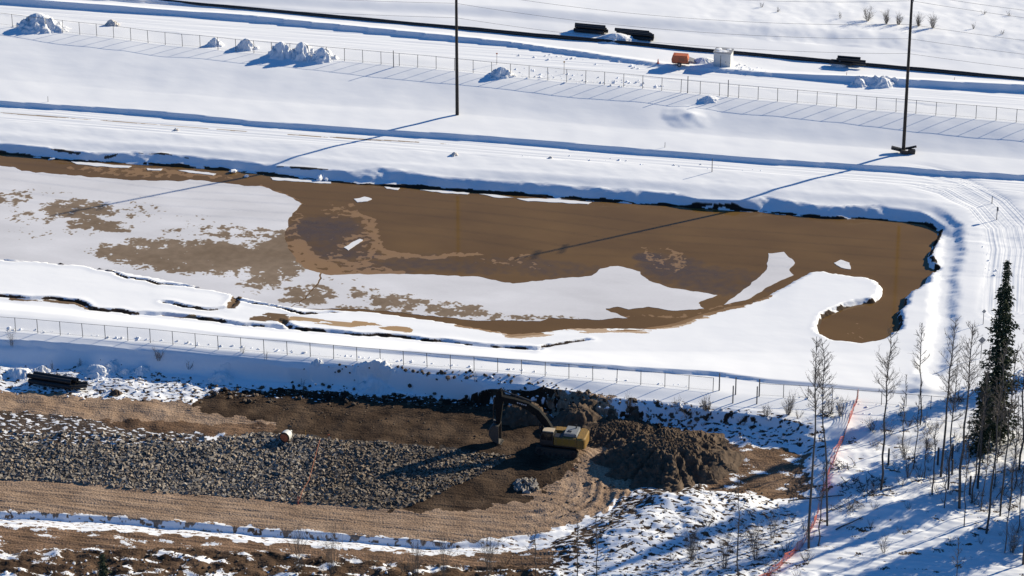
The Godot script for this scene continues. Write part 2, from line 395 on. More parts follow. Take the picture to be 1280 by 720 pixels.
func terrain(us: PackedFloat32Array, vs: PackedFloat32Array, box_: Rect2, m: Material) -> void:
	var nu := us.size()
	var nv := vs.size()
	var hs := PackedFloat32Array()
	hs.resize(nu * nv)
	for i in nu:
		var col := column(us[i])
		for j in nv:
			hs[j * nu + i] = height(us[i], vs[j], col)
	var pos := PackedVector3Array()
	var nor := PackedVector3Array()
	var uv := PackedVector2Array()
	var idx := PackedInt32Array()
	pos.resize(nu * nv)
	nor.resize(nu * nv)
	uv.resize(nu * nv)
	for j in nv:
		var j0 := maxi(j - 1, 0)
		var j1 := mini(j + 1, nv - 1)
		for i in nu:
			var i0 := maxi(i - 1, 0)
			var i1 := mini(i + 1, nu - 1)
			var q := to_xz(us[i], vs[j])
			var k := j * nu + i
			pos[k] = Vector3(q.x, hs[k], q.y)
			var gu := (hs[j * nu + i1] - hs[j * nu + i0]) / (us[i1] - us[i0])
			var gv := (hs[j1 * nu + i] - hs[j0 * nu + i]) / (vs[j1] - vs[j0])
			nor[k] = Vector3(-(gu * CA + gv * SA), 1.0, -(gu * SA - gv * CA)).normalized()
			uv[k] = Vector2((us[i] - box_.position.x) / box_.size.x, (vs[j] - box_.position.y) / box_.size.y)
	# the sheet is cut along its break lines into road, shore, dyke and so on; neighbours share their edge
	var zones := {}
	for i in nu - 1:
		var um := (us[i] + us[i + 1]) * 0.5
		var col := column(um)
		for j in nv - 1:
			var z := zone(um, (vs[j] + vs[j + 1]) * 0.5, col[0])
			if not zones.has(z): zones[z] = PackedInt32Array()
			zones[z].append(j * nu + i)
	for z in zones:
		var cells: PackedInt32Array = zones[z]
		var to := PackedInt32Array()
		to.resize(nu * nv)
		to.fill(-1)
		var p2 := PackedVector3Array()
		var n2 := PackedVector3Array()
		var t2 := PackedVector2Array()
		idx = PackedInt32Array()
		for a in cells:
			for k in [a, a + nu + 1, a + 1, a, a + nu, a + nu + 1]:
				if to[k] < 0:
					to[k] = p2.size()
					p2.append(pos[k])
					n2.append(nor[k])
					t2.append(uv[k])
				idx.append(to[k])
		var arr := []
		arr.resize(Mesh.ARRAY_MAX)
		arr[Mesh.ARRAY_VERTEX] = p2
		arr[Mesh.ARRAY_NORMAL] = n2
		arr[Mesh.ARRAY_TEX_UV] = t2
		arr[Mesh.ARRAY_INDEX] = idx
		var am := ArrayMesh.new()
		am.add_surface_from_arrays(Mesh.PRIMITIVE_TRIANGLES, arr)
		var o := MeshInstance3D.new()
		o.mesh = am
		o.material_override = m
		o.name = numbered(z)
		o.set_meta("kind", "structure")
		add_child(o)

func zone(u: float, v: float, vs: PackedFloat32Array) -> String:
	var k := 0
	while k < vs.size() - 1 and vs[k + 1] >= v: k += 1
	if k == 7: return "far_road"
	if k == 12: return "pond_road"
	if k < 13: return "snow_field"
	if k < 20: return "pond_shore"
	if k < 25: return "near_dyke"
	if u > 44.0: return "forest_floor"
	if k < 27: return "cut_slope"
	if k == 27: return "dirt_bench"
	if k == 28: return "riprap_bed"
	if k == 29: return "dirt_road"
	if u > 22.0: return "snow_mound"
	if k < 32: return "ditch"
	return "rough_ground"

# ---------------------------------------------------------------- painted ground matter
func fill_poly(im: Image, poly: PackedVector2Array, box_: Rect2, value: Color) -> void:
	var w := im.get_width()
	var h := im.get_height()
	var p := PackedVector2Array()
	var y0 := 1e9
	var y1 := -1e9
	for q in poly:
		var s := Vector2((q.x - box_.position.x) / box_.size.x * w, (q.y - box_.position.y) / box_.size.y * h)
		p.append(s)
		y0 = minf(y0, s.y)
		y1 = maxf(y1, s.y)
	for y in range(maxi(0, int(y0)), mini(h - 1, int(y1)) + 1):
		var xs := []
		var yy := y + 0.5
		for k in p.size():
			var a := p[k]
			var b := p[(k + 1) % p.size()]
			if (a.y > yy) != (b.y > yy):
				xs.append(a.x + (yy - a.y) / (b.y - a.y) * (b.x - a.x))
		xs.sort()
		for k in range(0, xs.size() - 1, 2):
			var x0 := clampi(int(xs[k]), 0, w)
			var x1 := clampi(int(xs[k + 1]), 0, w)
			if x1 > x0: im.fill_rect(Rect2i(x0, y, x1 - x0, 1), value)

func noise_bytes(w: int, h: int, freq: float, oct: int, sd: int, stretch := 1) -> PackedByteArray:
	var n := FastNoiseLite.new()
	n.frequency = freq
	n.fractal_octaves = oct
	n.seed = sd
	var im := n.get_image(w / stretch, h, false, false, true)
	if stretch > 1: im.resize(w, h, Image.INTERPOLATE_BILINEAR)
	return im.get_data()

func paint_front() -> Array:
	# earth, snow and litter of the near side, pixel by pixel from a map of materials
	var w := 2048
	var h := 896
	var bx := Rect2(-66, -97, 144, 61)
	var im := Image.create(w, h, false, Image.FORMAT_L8)
	var id := func(k: int) -> Color: return Color8(k, k, k)
	fill_poly(im, uvs([28.62, 43.14, 66, 44.93, 62.03, 92.37, 21.27, 92.37, 22.44, 72.04, 30.69, 62.04, 35.96, 62.04, 36.51, 50.44]), bx, id.call(7))
	fill_poly(im, uvs([-8.11, 39.88, 0, 40.79, 13.98, 46.15, 15.49, 58.96, 5.69, 67.08, -7.63, 65.08]), bx, id.call(2))
	fill_poly(im, uvs([-70.73, 28.77, -56.1, 29.25, -45.51, 31.15, -38.1, 33.04, -30.81, 34.21, -22.58, 34.44, -12.27, 36.07, -4.08, 37.23, 0, 38.15, 6.08, 39.75, 12.09, 42.24, 22.06, 44.25, 31.91, 46.69, 37.15, 49.32, 38.61, 59.91, 35.37, 52.77, 22.81, 48.88, 12, 45.36, 0, 42.24, -16.25, 39.06, -32.63, 37.23, -38.3, 39.98, -56.12, 37, -69.72, 34.91]), bx, id.call(5))
	fill_poly(im, uvs([-37.91, 35.3, -30.77, 34.84, -22.55, 35.07, -14.31, 36.23, -4.08, 37.38, 1.02, 38.53, 6.08, 40.13, 12.06, 43.28, 20.96, 46.39, 22.83, 48.59, 11.93, 47.93, 0, 42.39, -16.24, 39.22, -32.63, 37.38, -38.5, 37.84]), bx, id.call(12))
	fill_poly(im, uvs([-69.94, 33.76, -56.3, 35.85, -38.44, 38.61, -22.3, 39.98, -4.04, 41.79, 0, 50.61, -7.84, 53.82, -21.8, 49.52, -31.84, 47.78, -47.93, 46.24, -54.33, 43.14, -68.89, 40.21]), bx, id.call(1))
	fill_poly(im, uvs([-38.71, 35.62, -32.74, 36.08, -16.3, 37.93, -7.12, 38.61, 0, 39.98, 3.95, 50.61, 0, 56.98, -9.36, 51.68, -21.8, 49.52, -25.83, 48.44, -29.88, 47.34, -32.95, 46.24, -29.15, 43.58, -39.45, 40.89, -40.7, 38.38]), bx, id.call(2))
	fill_poly(im, uvs([-54.35, 42.99, -31.14, 43.88, -28.87, 47.63, -47.93, 46.32]), bx, id.call(13))
	fill_poly(im, uvs([-69.09, 39.07, -54.46, 42.24, -48.07, 45.14, -36.88, 47.12, -38.55, 50.6, -53.49, 49.73, -67.57, 48.43]), bx, id.call(10))
	fill_poly(im, uvs([-67.86, 46.82, -53.66, 48.57, -38.67, 49.44, -31.98, 46.16, -21.9, 47.92, -9.41, 49.87, 0, 52.02, -3.88, 57.92, -10.56, 62.44, -12.91, 64.26, -15.29, 64.46, -21.09, 63.25, -30.78, 61.83, -42.52, 59.99, -52.47, 57.71, -66.32, 56.25]), bx, id.call(9))
	fill_poly(im, uvs([-66.55, 55.11, -52.66, 56.58, -42.66, 58.86, -30.89, 60.71, -21.16, 62.13, -15.34, 63.35, -11.52, 62.94, -3.84, 62.54, 1.93, 59.89, 5.85, 56.78, 7.9, 51.51, 8.02, 44.99, 5.07, 40.52, 12.2, 39.39, 13.93, 48.27, 18.4, 59.27, 15.46, 60.3, 11.94, 64.96, 6.33, 69.31, 0, 72.23, -7.77, 73, -18.81, 71.06, -30.21, 69.51, -39.34, 67.93, -47.58, 66.35, -65, 64.55]), bx, id.call(1))
	fill_poly(im, uvs([-15.28, 64.6, -11.58, 60.54, -7.81, 55.98, -4.93, 51.74, 0, 49.58, 7.89, 51.74, 7.42, 55.98, 4.84, 58.89, 1.44, 62.58, -3.82, 64.2, -11.45, 65]), bx, id.call(2))
	fill_poly(im, uvs([12.01, 45.29, 15.99, 45.95, 22.89, 47.71, 27.09, 51.83, 25.64, 59.2, 21.15, 61.67, 15.9, 60.85, 14.14, 56.07, 13.33, 50.75]), bx, id.call(3))
	fill_poly(im, uvs([23.76, 49.47, 31.48, 52.06, 36.21, 54.2, 35.39, 65.57, 30.49, 64.96, 26.68, 64.96, 22.99, 62.94, 24.34, 56.32]), bx, id.call(11))
	fill_poly(im, uvs([-65.11, 64.06, -47.71, 65.46, -39.44, 67.05, -30.29, 68.63, -18.86, 70.19, -7.79, 72.13, 0, 71.35, 5.66, 69.8, 4.68, 72.9, 0, 74.43, -7.74, 74.43, -18.73, 72.9, -30.08, 71.35, -39.19, 69.61, -47.33, 68.63, -64.53, 67.64]), bx, id.call(8))
	fill_poly(im, uvs([-64.48, 67.86, -47.24, 69.23, -39.12, 70.21, -30.03, 71.95, -18.69, 73.49, -7.73, 75.02, 5.59, 74.45, 4.61, 79.16, -7.4, 77.47, -22.29, 75.97, -37.37, 73.68, -63.4, 74.45]), bx, id.call(14))
	fill_poly(im, uvs([-63.35, 74.72, -37.37, 73.57, -22.29, 75.86, -7.4, 77.37, 4.61, 78.86, 5.38, 89.38, -62.75, 89.38]), bx, id.call(4))
	fill_poly(im, uvs([3.65, 81.78, 6.21, 76.16, 11.78, 69.58, 15.29, 64, 20.15, 62.37, 25.77, 64.4, 33.11, 68, 28.41, 92.19, 3.55, 92.19]), bx, id.call(6))
	fill_poly(im, uvs([3.66, 80.82, 5.62, 72.12, 11.89, 66.22, 15.42, 60.96, 19.86, 58.9, 23.54, 62.19, 19.95, 66.62, 15.08, 69.78, 9.27, 76.33, 5.51, 79.71]), bx, id.call(15))
	var reg := im.get_data()
	var warp := noise_bytes(w, h, 0.025, 4, 3)
	var warp2 := noise_bytes(w, h, 0.025, 4, 4)
	var mid := noise_bytes(w, h, 0.012, 5, 5)
	var fine := noise_bytes(w, h, 0.22, 2, 6)
	var along := noise_bytes(w, h, 0.17, 3, 8, 24)
	var patch := noise_bytes(w, h, 0.03, 5, 9, 2)
	var bits := noise_bytes(w, h, 0.11, 3, 10, 2)
	var small := [0, 0, 0, 0, 0, 1, 1, 0, 1, 0, 1, 0, 1, 0, 0, 1]
	# per material: first tone, second tone, streaks, snow share (0..255), grain
	var tone_a := [[243, 244, 247], [166, 143, 123], [90, 75, 62], [96, 77, 62], [104, 84, 68], [96, 80, 68], [90, 74, 62], [104, 88, 75], [140, 116, 97], [92, 86, 82], [96, 84, 76], [138, 114, 94], [72, 58, 48], [132, 107, 87], [146, 119, 98], [92, 76, 63]]
	var tone_b := [[238, 240, 244], [134, 112, 94], [56, 45, 37], [60, 47, 38], [66, 53, 43], [58, 48, 41], [60, 50, 42], [70, 60, 52], [108, 88, 72], [64, 59, 56], [70, 60, 53], [100, 80, 64], [40, 32, 27], [84, 66, 53], [104, 84, 68], [62, 50, 42]]
	var lines_ := [0, 130, 90, 20, 60, 0, 0, 0, 60, 0, 40, 130, 0, 120, 110, 30]
	var snow := [255, 0, 0, 0, 84, 162, 160, 196, 172, 0, 92, 66, 70, 0, 62, 108]
	var out := PackedByteArray()
	out.resize(w * h * 3)
	var hb := PackedByteArray()
	hb.resize(w * h)
	for y in h:
		for x in w:
			var i := y * w + x
			var sx := clampi(x + ((warp[i] - 128) >> 2), 0, w - 1)
			var sy := clampi(y + ((warp2[i] - 128) >> 3), 0, h - 1)
			var r: int = reg[sy * w + sx]
			var g: int = fine[i]
			var rut: int = along[i]
			if r <= 3 and r > 0:
				var du := bx.position.x + bx.size.x * x / w - churn.x
				var dv := bx.position.y + bx.size.y * y / h - churn.y
				var rr := sqrt(du * du + dv * dv)
				if rr > 4.0 and rr < 19.0 and du > -3.0:
					var k := clampf((rr - 4.0) / 3.0, 0.0, 1.0) * clampf((19.0 - rr) / 4.0, 0.0, 1.0) * clampf((du + 3.0) / 5.0, 0.0, 1.0)
					rut = int(lerpf(rut, 128.0 + 150.0 * streak.get_noise_2d(rr * 1.4, atan2(dv, du) * 1.1), k))
			var o := i * 3
			if (bits[i] if small[r] else patch[i]) + ((g - 128) >> 2) < snow[r]:
				var e := (g - 128) / 40
				out[o] = 242 + e
				out[o + 1] = 243 + e
				out[o + 2] = 246 + e
				hb[i] = 140 + (mid[i] >> 3)
			else:
				var t: int = mid[i] * (256 - lines_[r]) + rut * lines_[r]
				t = clampi(((t >> 8) - 128) * 2 + 128, 0, 255)
				var gr := 200 + (g >> 1) - ((g & 8) << 1)
				var a: Array = tone_a[r]
				var b: Array = tone_b[r]
				out[o] = clampi((a[0] * t + b[0] * (255 - t)) / 255 * gr >> 8, 0, 255)
				out[o + 1] = clampi((a[1] * t + b[1] * (255 - t)) / 255 * gr >> 8, 0, 255)
				out[o + 2] = clampi((a[2] * t + b[2] * (255 - t)) / 255 * gr >> 8, 0, 255)
				hb[i] = clampi((g >> 1) + (clampi(rut, 0, 255) * lines_[r] >> 8) + (mid[i] >> 3), 0, 255)
	return [bx, Image.create_from_data(w, h, false, Image.FORMAT_RGB8, out), Image.create_from_data(w, h, false, Image.FORMAT_L8, hb)]

func dab(d: PackedByteArray, w: int, h: int, bx: Rect2, line_: PackedVector2Array, wide: float, c: Array, keep: PackedByteArray, share: int) -> void:
	# a smear of earth along a line, broken up by noise
	for k in line_.size() - 1:
		var a := line_[k]
		var b := line_[k + 1]
		var sx := w / bx.size.x
		var sy := h / bx.size.y
		var x0 := int((minf(a.x, b.x) - wide - bx.position.x) * sx)
		var x1 := int((maxf(a.x, b.x) + wide - bx.position.x) * sx)
		var y0 := int((minf(a.y, b.y) - wide - bx.position.y) * sy)
		var y1 := int((maxf(a.y, b.y) + wide - bx.position.y) * sy)
		var ab := b - a
		var l2 := ab.length_squared()
		for y in range(maxi(0, y0), mini(h, y1 + 1)):
			for x in range(maxi(0, x0), mini(w, x1 + 1)):
				var q := Vector2(x / sx + bx.position.x, y / sy + bx.position.y)
				var t := clampf((q - a).dot(ab) / l2, 0.0, 1.0)
				var dd := (q - a - ab * t).length()
				var i := y * w + x
				if dd < wide * keep[i] / 128.0 and keep[i] > share:
					d[i * 3] = c[0]
					d[i * 3 + 1] = c[1]
					d[i * 3 + 2] = c[2]

func paint_back() -> Array:
	var w := 2048
	var h := 1600
	var bx := Rect2(-108, -40, 190, 158)
	var im := Image.create(w, h, false, Image.FORMAT_RGB8)
	im.fill(Color8(243, 244, 247))
	var d := im.get_data()
	var keep := noise_bytes(w, h, 0.05, 4, 31, 4)
	var brown := [112, 92, 72]
	var dark := [66, 54, 45]
	dab(d, w, h, bx, uvs([-86.74, -55.86, -79.06, -54.3, -73.33, -53.09, -60.7, -50.52, -43.84, -46.97, -37.65, -45.63, -21.74, -42.8, -9.63, -40.99]), 0.14, [150, 132, 112], keep, 108)
	for c in cracks:
		var pl := PackedVector2Array()
		for k in c[0].size() - 1:
			var cnt := maxi(1, int(c[0][k].distance_to(c[0][k + 1]) / 0.6))
			for e in cnt:
				var q: Vector2 = c[0][k].lerp(c[0][k + 1], float(e) / cnt)
				pl.append(q - Vector2(0, nz2.get_noise_2d(q.x * 0.5, 7.0) * 0.7))
		dab(d, w, h, bx, pl, c[1] * 0.8, dark, keep, 100)
	dab(d, w, h, bx, uvs([-67.24, 11.57, -62.53, 12.09, -58.65, 12.87, -56.84, 14.43]), 0.55, brown, keep, 90)
	dab(d, w, h, bx, uvs([-46.41, 16.77, -44.25, 17.03, -42.68, 16.77]), 0.5, [150, 126, 96], keep, 60)
	dab(d, w, h, bx, uvs([-37.34, 10.35, -37.84, 13.47, -37.15, 11.39]), 0.6, brown, keep, 60)
	dab(d, w, h, bx, uvs([-33.91, 17.06, -31.49, 16.55, -30.21, 18.08]), 1.0, brown, keep, 60)
	dab(d, w, h, bx, uvs([-29.09, 17.32, -25.52, 18.33, -21.22, 19.34]), 0.7, [176, 148, 116], keep, 100)
	dab(d, w, h, bx, uvs([-20.5, 18.84, -16.94, 20.1, -13.95, 21.1]), 0.8, [170, 140, 106], keep, 90)
	dab(d, w, h, bx, uvs([0, 22.67, 3.9, 21.92, 5.49, 21.43, 7.62, 20.68, 13.22, 20.68, 16.91, 20.93, 21.23, 19.17, 25.66, 15.87]), 0.9, [186, 162, 138], keep, 96)
	dab(d, w, h, bx, uvs([13.23, 20.43, 16.92, 20.68, 21.24, 18.92, 25.68, 15.61, 31.8, 12.26, 34.68, 9.91]), 0.55, [140, 112, 84], keep, 70)
	dab(d, w, h, bx, uvs([-7.43, 19.17, 0, 22.42, 3.9, 21.67]), 0.4, [150, 124, 98], keep, 80)
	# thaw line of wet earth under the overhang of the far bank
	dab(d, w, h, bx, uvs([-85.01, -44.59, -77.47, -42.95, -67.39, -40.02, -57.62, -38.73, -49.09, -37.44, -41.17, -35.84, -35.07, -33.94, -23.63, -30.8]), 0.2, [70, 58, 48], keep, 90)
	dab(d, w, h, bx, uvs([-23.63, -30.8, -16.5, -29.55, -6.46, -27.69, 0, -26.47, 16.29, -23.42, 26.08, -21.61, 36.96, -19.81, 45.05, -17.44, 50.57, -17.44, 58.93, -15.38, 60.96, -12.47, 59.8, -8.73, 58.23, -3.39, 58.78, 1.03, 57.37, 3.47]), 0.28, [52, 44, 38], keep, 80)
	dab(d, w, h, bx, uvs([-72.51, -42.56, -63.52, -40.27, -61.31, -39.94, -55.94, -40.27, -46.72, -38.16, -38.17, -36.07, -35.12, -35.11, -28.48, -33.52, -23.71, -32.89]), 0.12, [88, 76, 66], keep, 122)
	dab(d, w, h, bx, uvs([53.04, 10.39, 52.78, 13.51, 51.61, 15.31, 51.65, 18.62, 50.8, 21.38, 48.49, 24.11, 45.53, 25.34, 42.46, 24.6, 40.65, 22.63, 40.56, 20.13, 41.55, 16.34, 44.26, 13.77, 48.79, 11.69]), 0.25, [70, 58, 48], keep, 80)
	var hb := noise_bytes(w, h, 0.03, 5, 33, 2)
	var rut := noise_bytes(w, h, 0.14, 2, 34, 32)
	for i in hb.size(): hb[i] = 90 + (hb[i] >> 2)
	for x in w:
		var u := bx.position.x + bx.size.x * x / w
		var col := column(u)
		for rd in [[7, 8], [12, 13]]:
			var y0 := int((col[0][rd[1]] - bx.position.y) / bx.size.y * h)
			var y1 := int((col[0][rd[0]] - bx.position.y) / bx.size.y * h)
			for y in range(maxi(0, y0), mini(h, y1)): hb[y * w + x] = clampi(40 + (rut[y * w + x] >> 1) + (keep[y * w + x] >> 3), 0, 255)
	for y in range(0, h):
		var v := bx.position.y + bx.size.y * y / h
		if v > 60.0 or v < -25.0: continue
		for x in range(int(w * 0.7), w):
			var q := Vector2(bx.position.x + bx.size.x * x / w, v)
			var bd := dist_to(bend, q)
			if bd.x < 3.6:
				hb[y * w + x] = clampi(int(100.0 + 70.0 * smoothstep(0.0, 8.0, bd.y) * streak.get_noise_2d(bd.x * 2.6, bd.y * 0.02)), 0, 255)
	return [bx, Image.create_from_data(w, h, false, Image.FORMAT_RGB8, d), Image.create_from_data(w, h, false, Image.FORMAT_L8, hb)]

# ---------------------------------------------------------------- pond
func ragged(flat: PackedVector2Array, sd: int, amp: float, step := 0.5) -> PackedVector2Array:
	# an outline drawn finer and roughened
	var n := FastNoiseLite.new()
	n.seed = sd
	n.frequency = 0.35
	n.fractal_octaves = 4
	var o := PackedVector2Array()
	for k in flat.size():
		var a := flat[k]
		var b := flat[(k + 1) % flat.size()]
		var c := maxi(1, int(a.distance_to(b) / step))
		for i in c:
			var q := a.lerp(b, float(i) / c)
			o.append(q + Vector2(n.get_noise_2d(q.x, q.y), n.get_noise_2d(q.x + 90, q.y)) * amp)
	return o

func sheet(called: String, poly: PackedVector2Array, y: float, thick: float, bx: Rect2, m: Material, parent: Node = self) -> MeshInstance3D:
	var st := begin()
	var ids := Geometry2D.triangulate_polygon(poly)
	for k in range(0, ids.size(), 3):
		var tr := [poly[ids[k]], poly[ids[k + 1]], poly[ids[k + 2]]]
		if (tr[1] - tr[0]).cross(tr[2] - tr[0]) > 0.0: tr = [tr[0], tr[2], tr[1]]
		for q in tr:
			var p := to_xz(q.x, q.y)
			st.set_normal(Vector3.UP)
			st.set_uv((q - bx.position) / bx.size)
			st.add_vertex(Vector3(p.x, y, p.y))
	if thick > 0.0:
		for k in poly.size():
			var a := to_xz(poly[k].x, poly[k].y)
			var b := to_xz(poly[(k + 1) % poly.size()].x, poly[(k + 1) % poly.size()].y)
			var n := Vector3(b.y - a.y, 0, -(b.x - a.x)).normalized()
			st.set_uv((poly[k] - bx.position) / bx.size)
			quad(st, Vector3(a.x, y, a.y), Vector3(b.x, y, b.y), Vector3(b.x, y - thick, b.y), Vector3(a.x, y - thick, a.y), n)
	return put(st, called, m, parent)

func field(w: int, h: int, bx: Rect2, spots: Array) -> PackedFloat32Array:
	# sum of soft round patches: [x, z, ru, rv, strength] each
	var f := PackedFloat32Array()
	f.resize(w * h)
	for s in spots:
		var q := to_uv(s[0], s[1])
		var sx := w / bx.size.x
		var sy := h / bx.size.y
		var x0 := maxi(0, int((q.x - s[2] * 1.5 - bx.position.x) * sx))
		var x1 := mini(w - 1, int((q.x + s[2] * 1.5 - bx.position.x) * sx))
		var y0 := maxi(0, int((q.y - s[3] * 1.5 - bx.position.y) * sy))
		var y1 := mini(h - 1, int((q.y + s[3] * 1.5 - bx.position.y) * sy))
		var ru: float = s[2]
		var rv: float = s[3]
		var str_: float = s[4]
		for y in range(y0, y1 + 1):
			var dy := (y / sy + bx.position.y - q.y) / rv
			for x in range(x0, x1 + 1):
				var dx := (x / sx + bx.position.x - q.x) / ru
				var r := dx * dx + dy * dy
				if r < 2.25:
					var e := 1.0 - r / 2.25
					f[y * w + x] = maxf(f[y * w + x], str_ * e * (2.0 - e))
	return f

func make_pond() -> void:
	var bx := Rect2(-112, -27, 192, 90)
	var w := 1792
	var h := 840
	# melt water carrying silt: brown with drifting mud, tan scum and slate-coloured film
	var swirl := noise_bytes(w, h, 0.012, 5, 41, 2)
	var swirl2 := noise_bytes(w, h, 0.06, 4, 42)
	var fine := noise_bytes(w, h, 0.2, 2, 43)
	var slate := field(w, h, bx, [[-26.74, -12.7, 4.42, 4.97, 0.9], [-24.73, -6.98, 3.71, 3.82, 0.9], [-22.06, -9.82, 2.42, 2.2, 0.8], [0, -2.23, 5.41, 2.16, 0.6], [-8.89, -1.4, 7.56, 2.43, 0.7], [6.63, 0.8, 6.45, 2.69, 0.5], [22.15, -0.02, 3.66, 4.31, 0.8], [28.54, 4.05, 6.41, 3.74, 0.7], [-18.83, -0.02, 4.31, 1.89, 0.7], [-20.7, -4.73, 2.18, 1.36, 0.8], [18.98, -3.61, 1.74, 1.36, 1]])
	var tan := field(w, h, bx, [[-24.88, -20.65, 2.24, 2.8, 0.5], [0, -1.4, 4.32, 1.08, 0.45], [-58.44, -35.45, 6.92, 1.15, 0.7], [-50.06, -35.13, 6.92, 1.15, 0.7], [22.24, -1.95, 1.51, 1.62, 0.4], [45.99, 20.92, 1.45, 2.06, 0.3]])
	# drift lines of tan scum: outline, half width, strength
	for l in [
		[[-36.48, -28.86, -33.39, -26.71, -30.45, -22.75], 0.6, 0.8], [[-30.41, -18.56, -30.82, -14.15, -30.31, -9.82, -30.62, -7.55], 0.7, 0.75], [[-30.73, -7.55, -29.91, -3.61, -28.81, -0.3, -27.37, 1.62, -23.14, 2.43, -18.74, 2.16, -16.01, 1.35], 1.6, 1.2], [[-29.09, -4.73, -26.66, -1.4, -23.8, 0.25, -20.55, -1.4], 1.6, 1.0], [[-26.72, -2.5, -24.56, -3.61, -22.26, -2.23, -19.77, -1.4], 1.2, 1.0],
		[[-22.84, -19.16, -21.63, -17.97, -20.64, -16.2, -20.03, -12.7, -19.52, -8.68, -18.84, -5.85, -17.22, -4.45, -14.53, -4.17, -10.6, -3.61, -5.58, -3.34], 0.9, 1.25], [[-23.92, -8.68, -22.1, -10.68, -20.41, -10.97], 0.8, 0.9], [[-23.58, -6.42, -21.44, -8.68, -19.68, -9.82], 1.0, 0.9], [[-20.6, -2.5, -19.92, -4.73, -19.83, -8.11], 1.0, 0.9],
		[[18.63, -6.13, 19.58, -4.73, 20.3, -3.34, 21.89, -3.89, 22.6, -4.73], 0.35, 1.2], [[21.76, -5.85, 22.9, -3.89, 23.37, -2.23, 22.8, 0.25], 0.4, 1.2], [[19.52, -3.34, 20.86, -0.85, 22.72, -0.3], 0.3, 0.8], [[0, -2.23, 2.79, -3.61], 0.5, 0.8], [[26, 13.81, 28.05, 12, 29.7, 11.48], 0.7, 0.6], [[14.93, 17.14, 19.24, 16.12, 23.57, 15.1], 0.8, 0.7]]:
		var pl := uvs(l[0])
		var bb := Rect2(pl[0], Vector2.ZERO)
		for q in pl: bb = bb.expand(q)
		bb = bb.grow(l[1] * 3.0)
		var sx := w / bx.size.x
		var sy := h / bx.size.y
		for y in range(maxi(0, int((bb.position.y - bx.position.y) * sy)), mini(h, int((bb.end.y - bx.position.y) * sy) + 1)):
			for x in range(maxi(0, int((bb.position.x - bx.position.x) * sx)), mini(w, int((bb.end.x - bx.position.x) * sx) + 1)):
				var i := y * w + x
				var q := Vector2(x / sx + bx.position.x + (swirl2[i] - 128) * 0.012, y / sy + bx.position.y + (swirl[i] - 128) * 0.016)
				var dd: float = dist_to(pl, q).x / l[1]
				if dd < 1.6: tan[i] = maxf(tan[i], l[2] * (1.0 - dd / 1.6))
	var o := PackedByteArray()
	o.resize(w * h * 3)
	var rough := PackedByteArray()
	rough.resize(w * h)
	for i in w * h:
		var t := swirl[i] / 255.0
		var r := lerpf(103, 119, t)
		var g := lerpf(79, 92, t)
		var b := lerpf(47, 55, t)
		var k := 0.08
		if slate[i] > 0.02:
			var e := clampf(slate[i] * 1.3 + (t - 0.5) * 0.8 + (swirl2[i] - 128) * 0.003 - 0.35, 0.0, 1.0)
			r = lerpf(r, 86, e)
			g = lerpf(g, 72, e)
			b = lerpf(b, 63, e)
			k = lerpf(k, 0.3, e)
		if tan[i] > 0.02 and tan[i] * 0.85 + (swirl2[i] - 128) * 0.0042 > 0.5:
			r = lerpf(r, 150, 0.8)
			g = lerpf(g, 120, 0.8)
			b = lerpf(b, 93, 0.8)
			k = 0.6
		o[i * 3] = int(r)
		o[i * 3 + 1] = int(g)
		o[i * 3 + 2] = int(b)
		rough[i] = int(k * 255)
	var wm := StandardMaterial3D.new()
	wm.albedo_texture = ImageTexture.create_from_image(Image.create_from_data(w, h, false, Image.FORMAT_RGB8, o))
	wm.roughness_texture = ImageTexture.create_from_image(Image.create_from_data(w, h, false, Image.FORMAT_L8, rough))
	wm.roughness = 1.0
	wm.metallic_specular = 0.28
	var big := PackedVector2Array()
	for q in Geometry2D.offset_polygon(pond, 0.5)[0]: big.append(q)
	var water := sheet("water", big, 0.0, 0.0, bx, wm)
	water.set_meta("kind", "structure")
	# wet slush floating on it, soaked through in brown blotches
	var blot := field(w, h, bx, [[-63.1, -20.95, 5.05, 3.37, 1], [-73, -25.18, 2.72, 2.83, 0.85], [-59.47, -15.03, 4.88, 1.94, 0.85], [-49.23, -4.73, 8.16, 4.35, 1.05], [-41.3, -3.61, 7.6, 4.88, 1.1], [-39.83, -12.7, 4.86, 2.49, 0.75], [-32.87, -2.78, 3.9, 9.21, 1.1], [-35.17, -11.26, 4.41, 2.75, 0.8], [-54.42, -20.95, 4.49, 5.05, 0.45], [-45.66, -14.15, 4.43, 3.88, 0.5], [-63.65, -12.12, 6.62, 4.41, 0.45], [-27.67, 9.38, 3.59, 3.17, 0.85], [-20.12, 8.32, 2.75, 2.12, 0.7], [-15.12, 11.48, 4.21, 2.63, 0.85], [-7.52, 14.07, 4.19, 2.36, 0.9], [-18.23, 14.58, 6.28, 1.31, 0.8], [-2.14, 16.12, 4.17, 1.3, 0.7], [-44.3, -0.02, 9.7, 2.15, 0.75], [-34.03, 4.05, 3.21, 3.74, 0.7], [-68.08, -27.63, 6.82, 2.27, 0.35], [6.41, 16.63, 6.25, 0.78, 0.6], [-21.93, 4.59, 5.34, 1.33, 0.45], [-69.12, -18.56, 4.47, 2.79, 0.7]])
	var nb := noise_bytes(w, h, 0.045, 3, 51)
	var nb2 := noise_bytes(w, h, 0.14, 3, 52)
	for i in w * h: nb[i] = (nb[i] * 5 + nb2[i] * 3) >> 3
	var s := PackedByteArray()
	s.resize(w * h * 3)
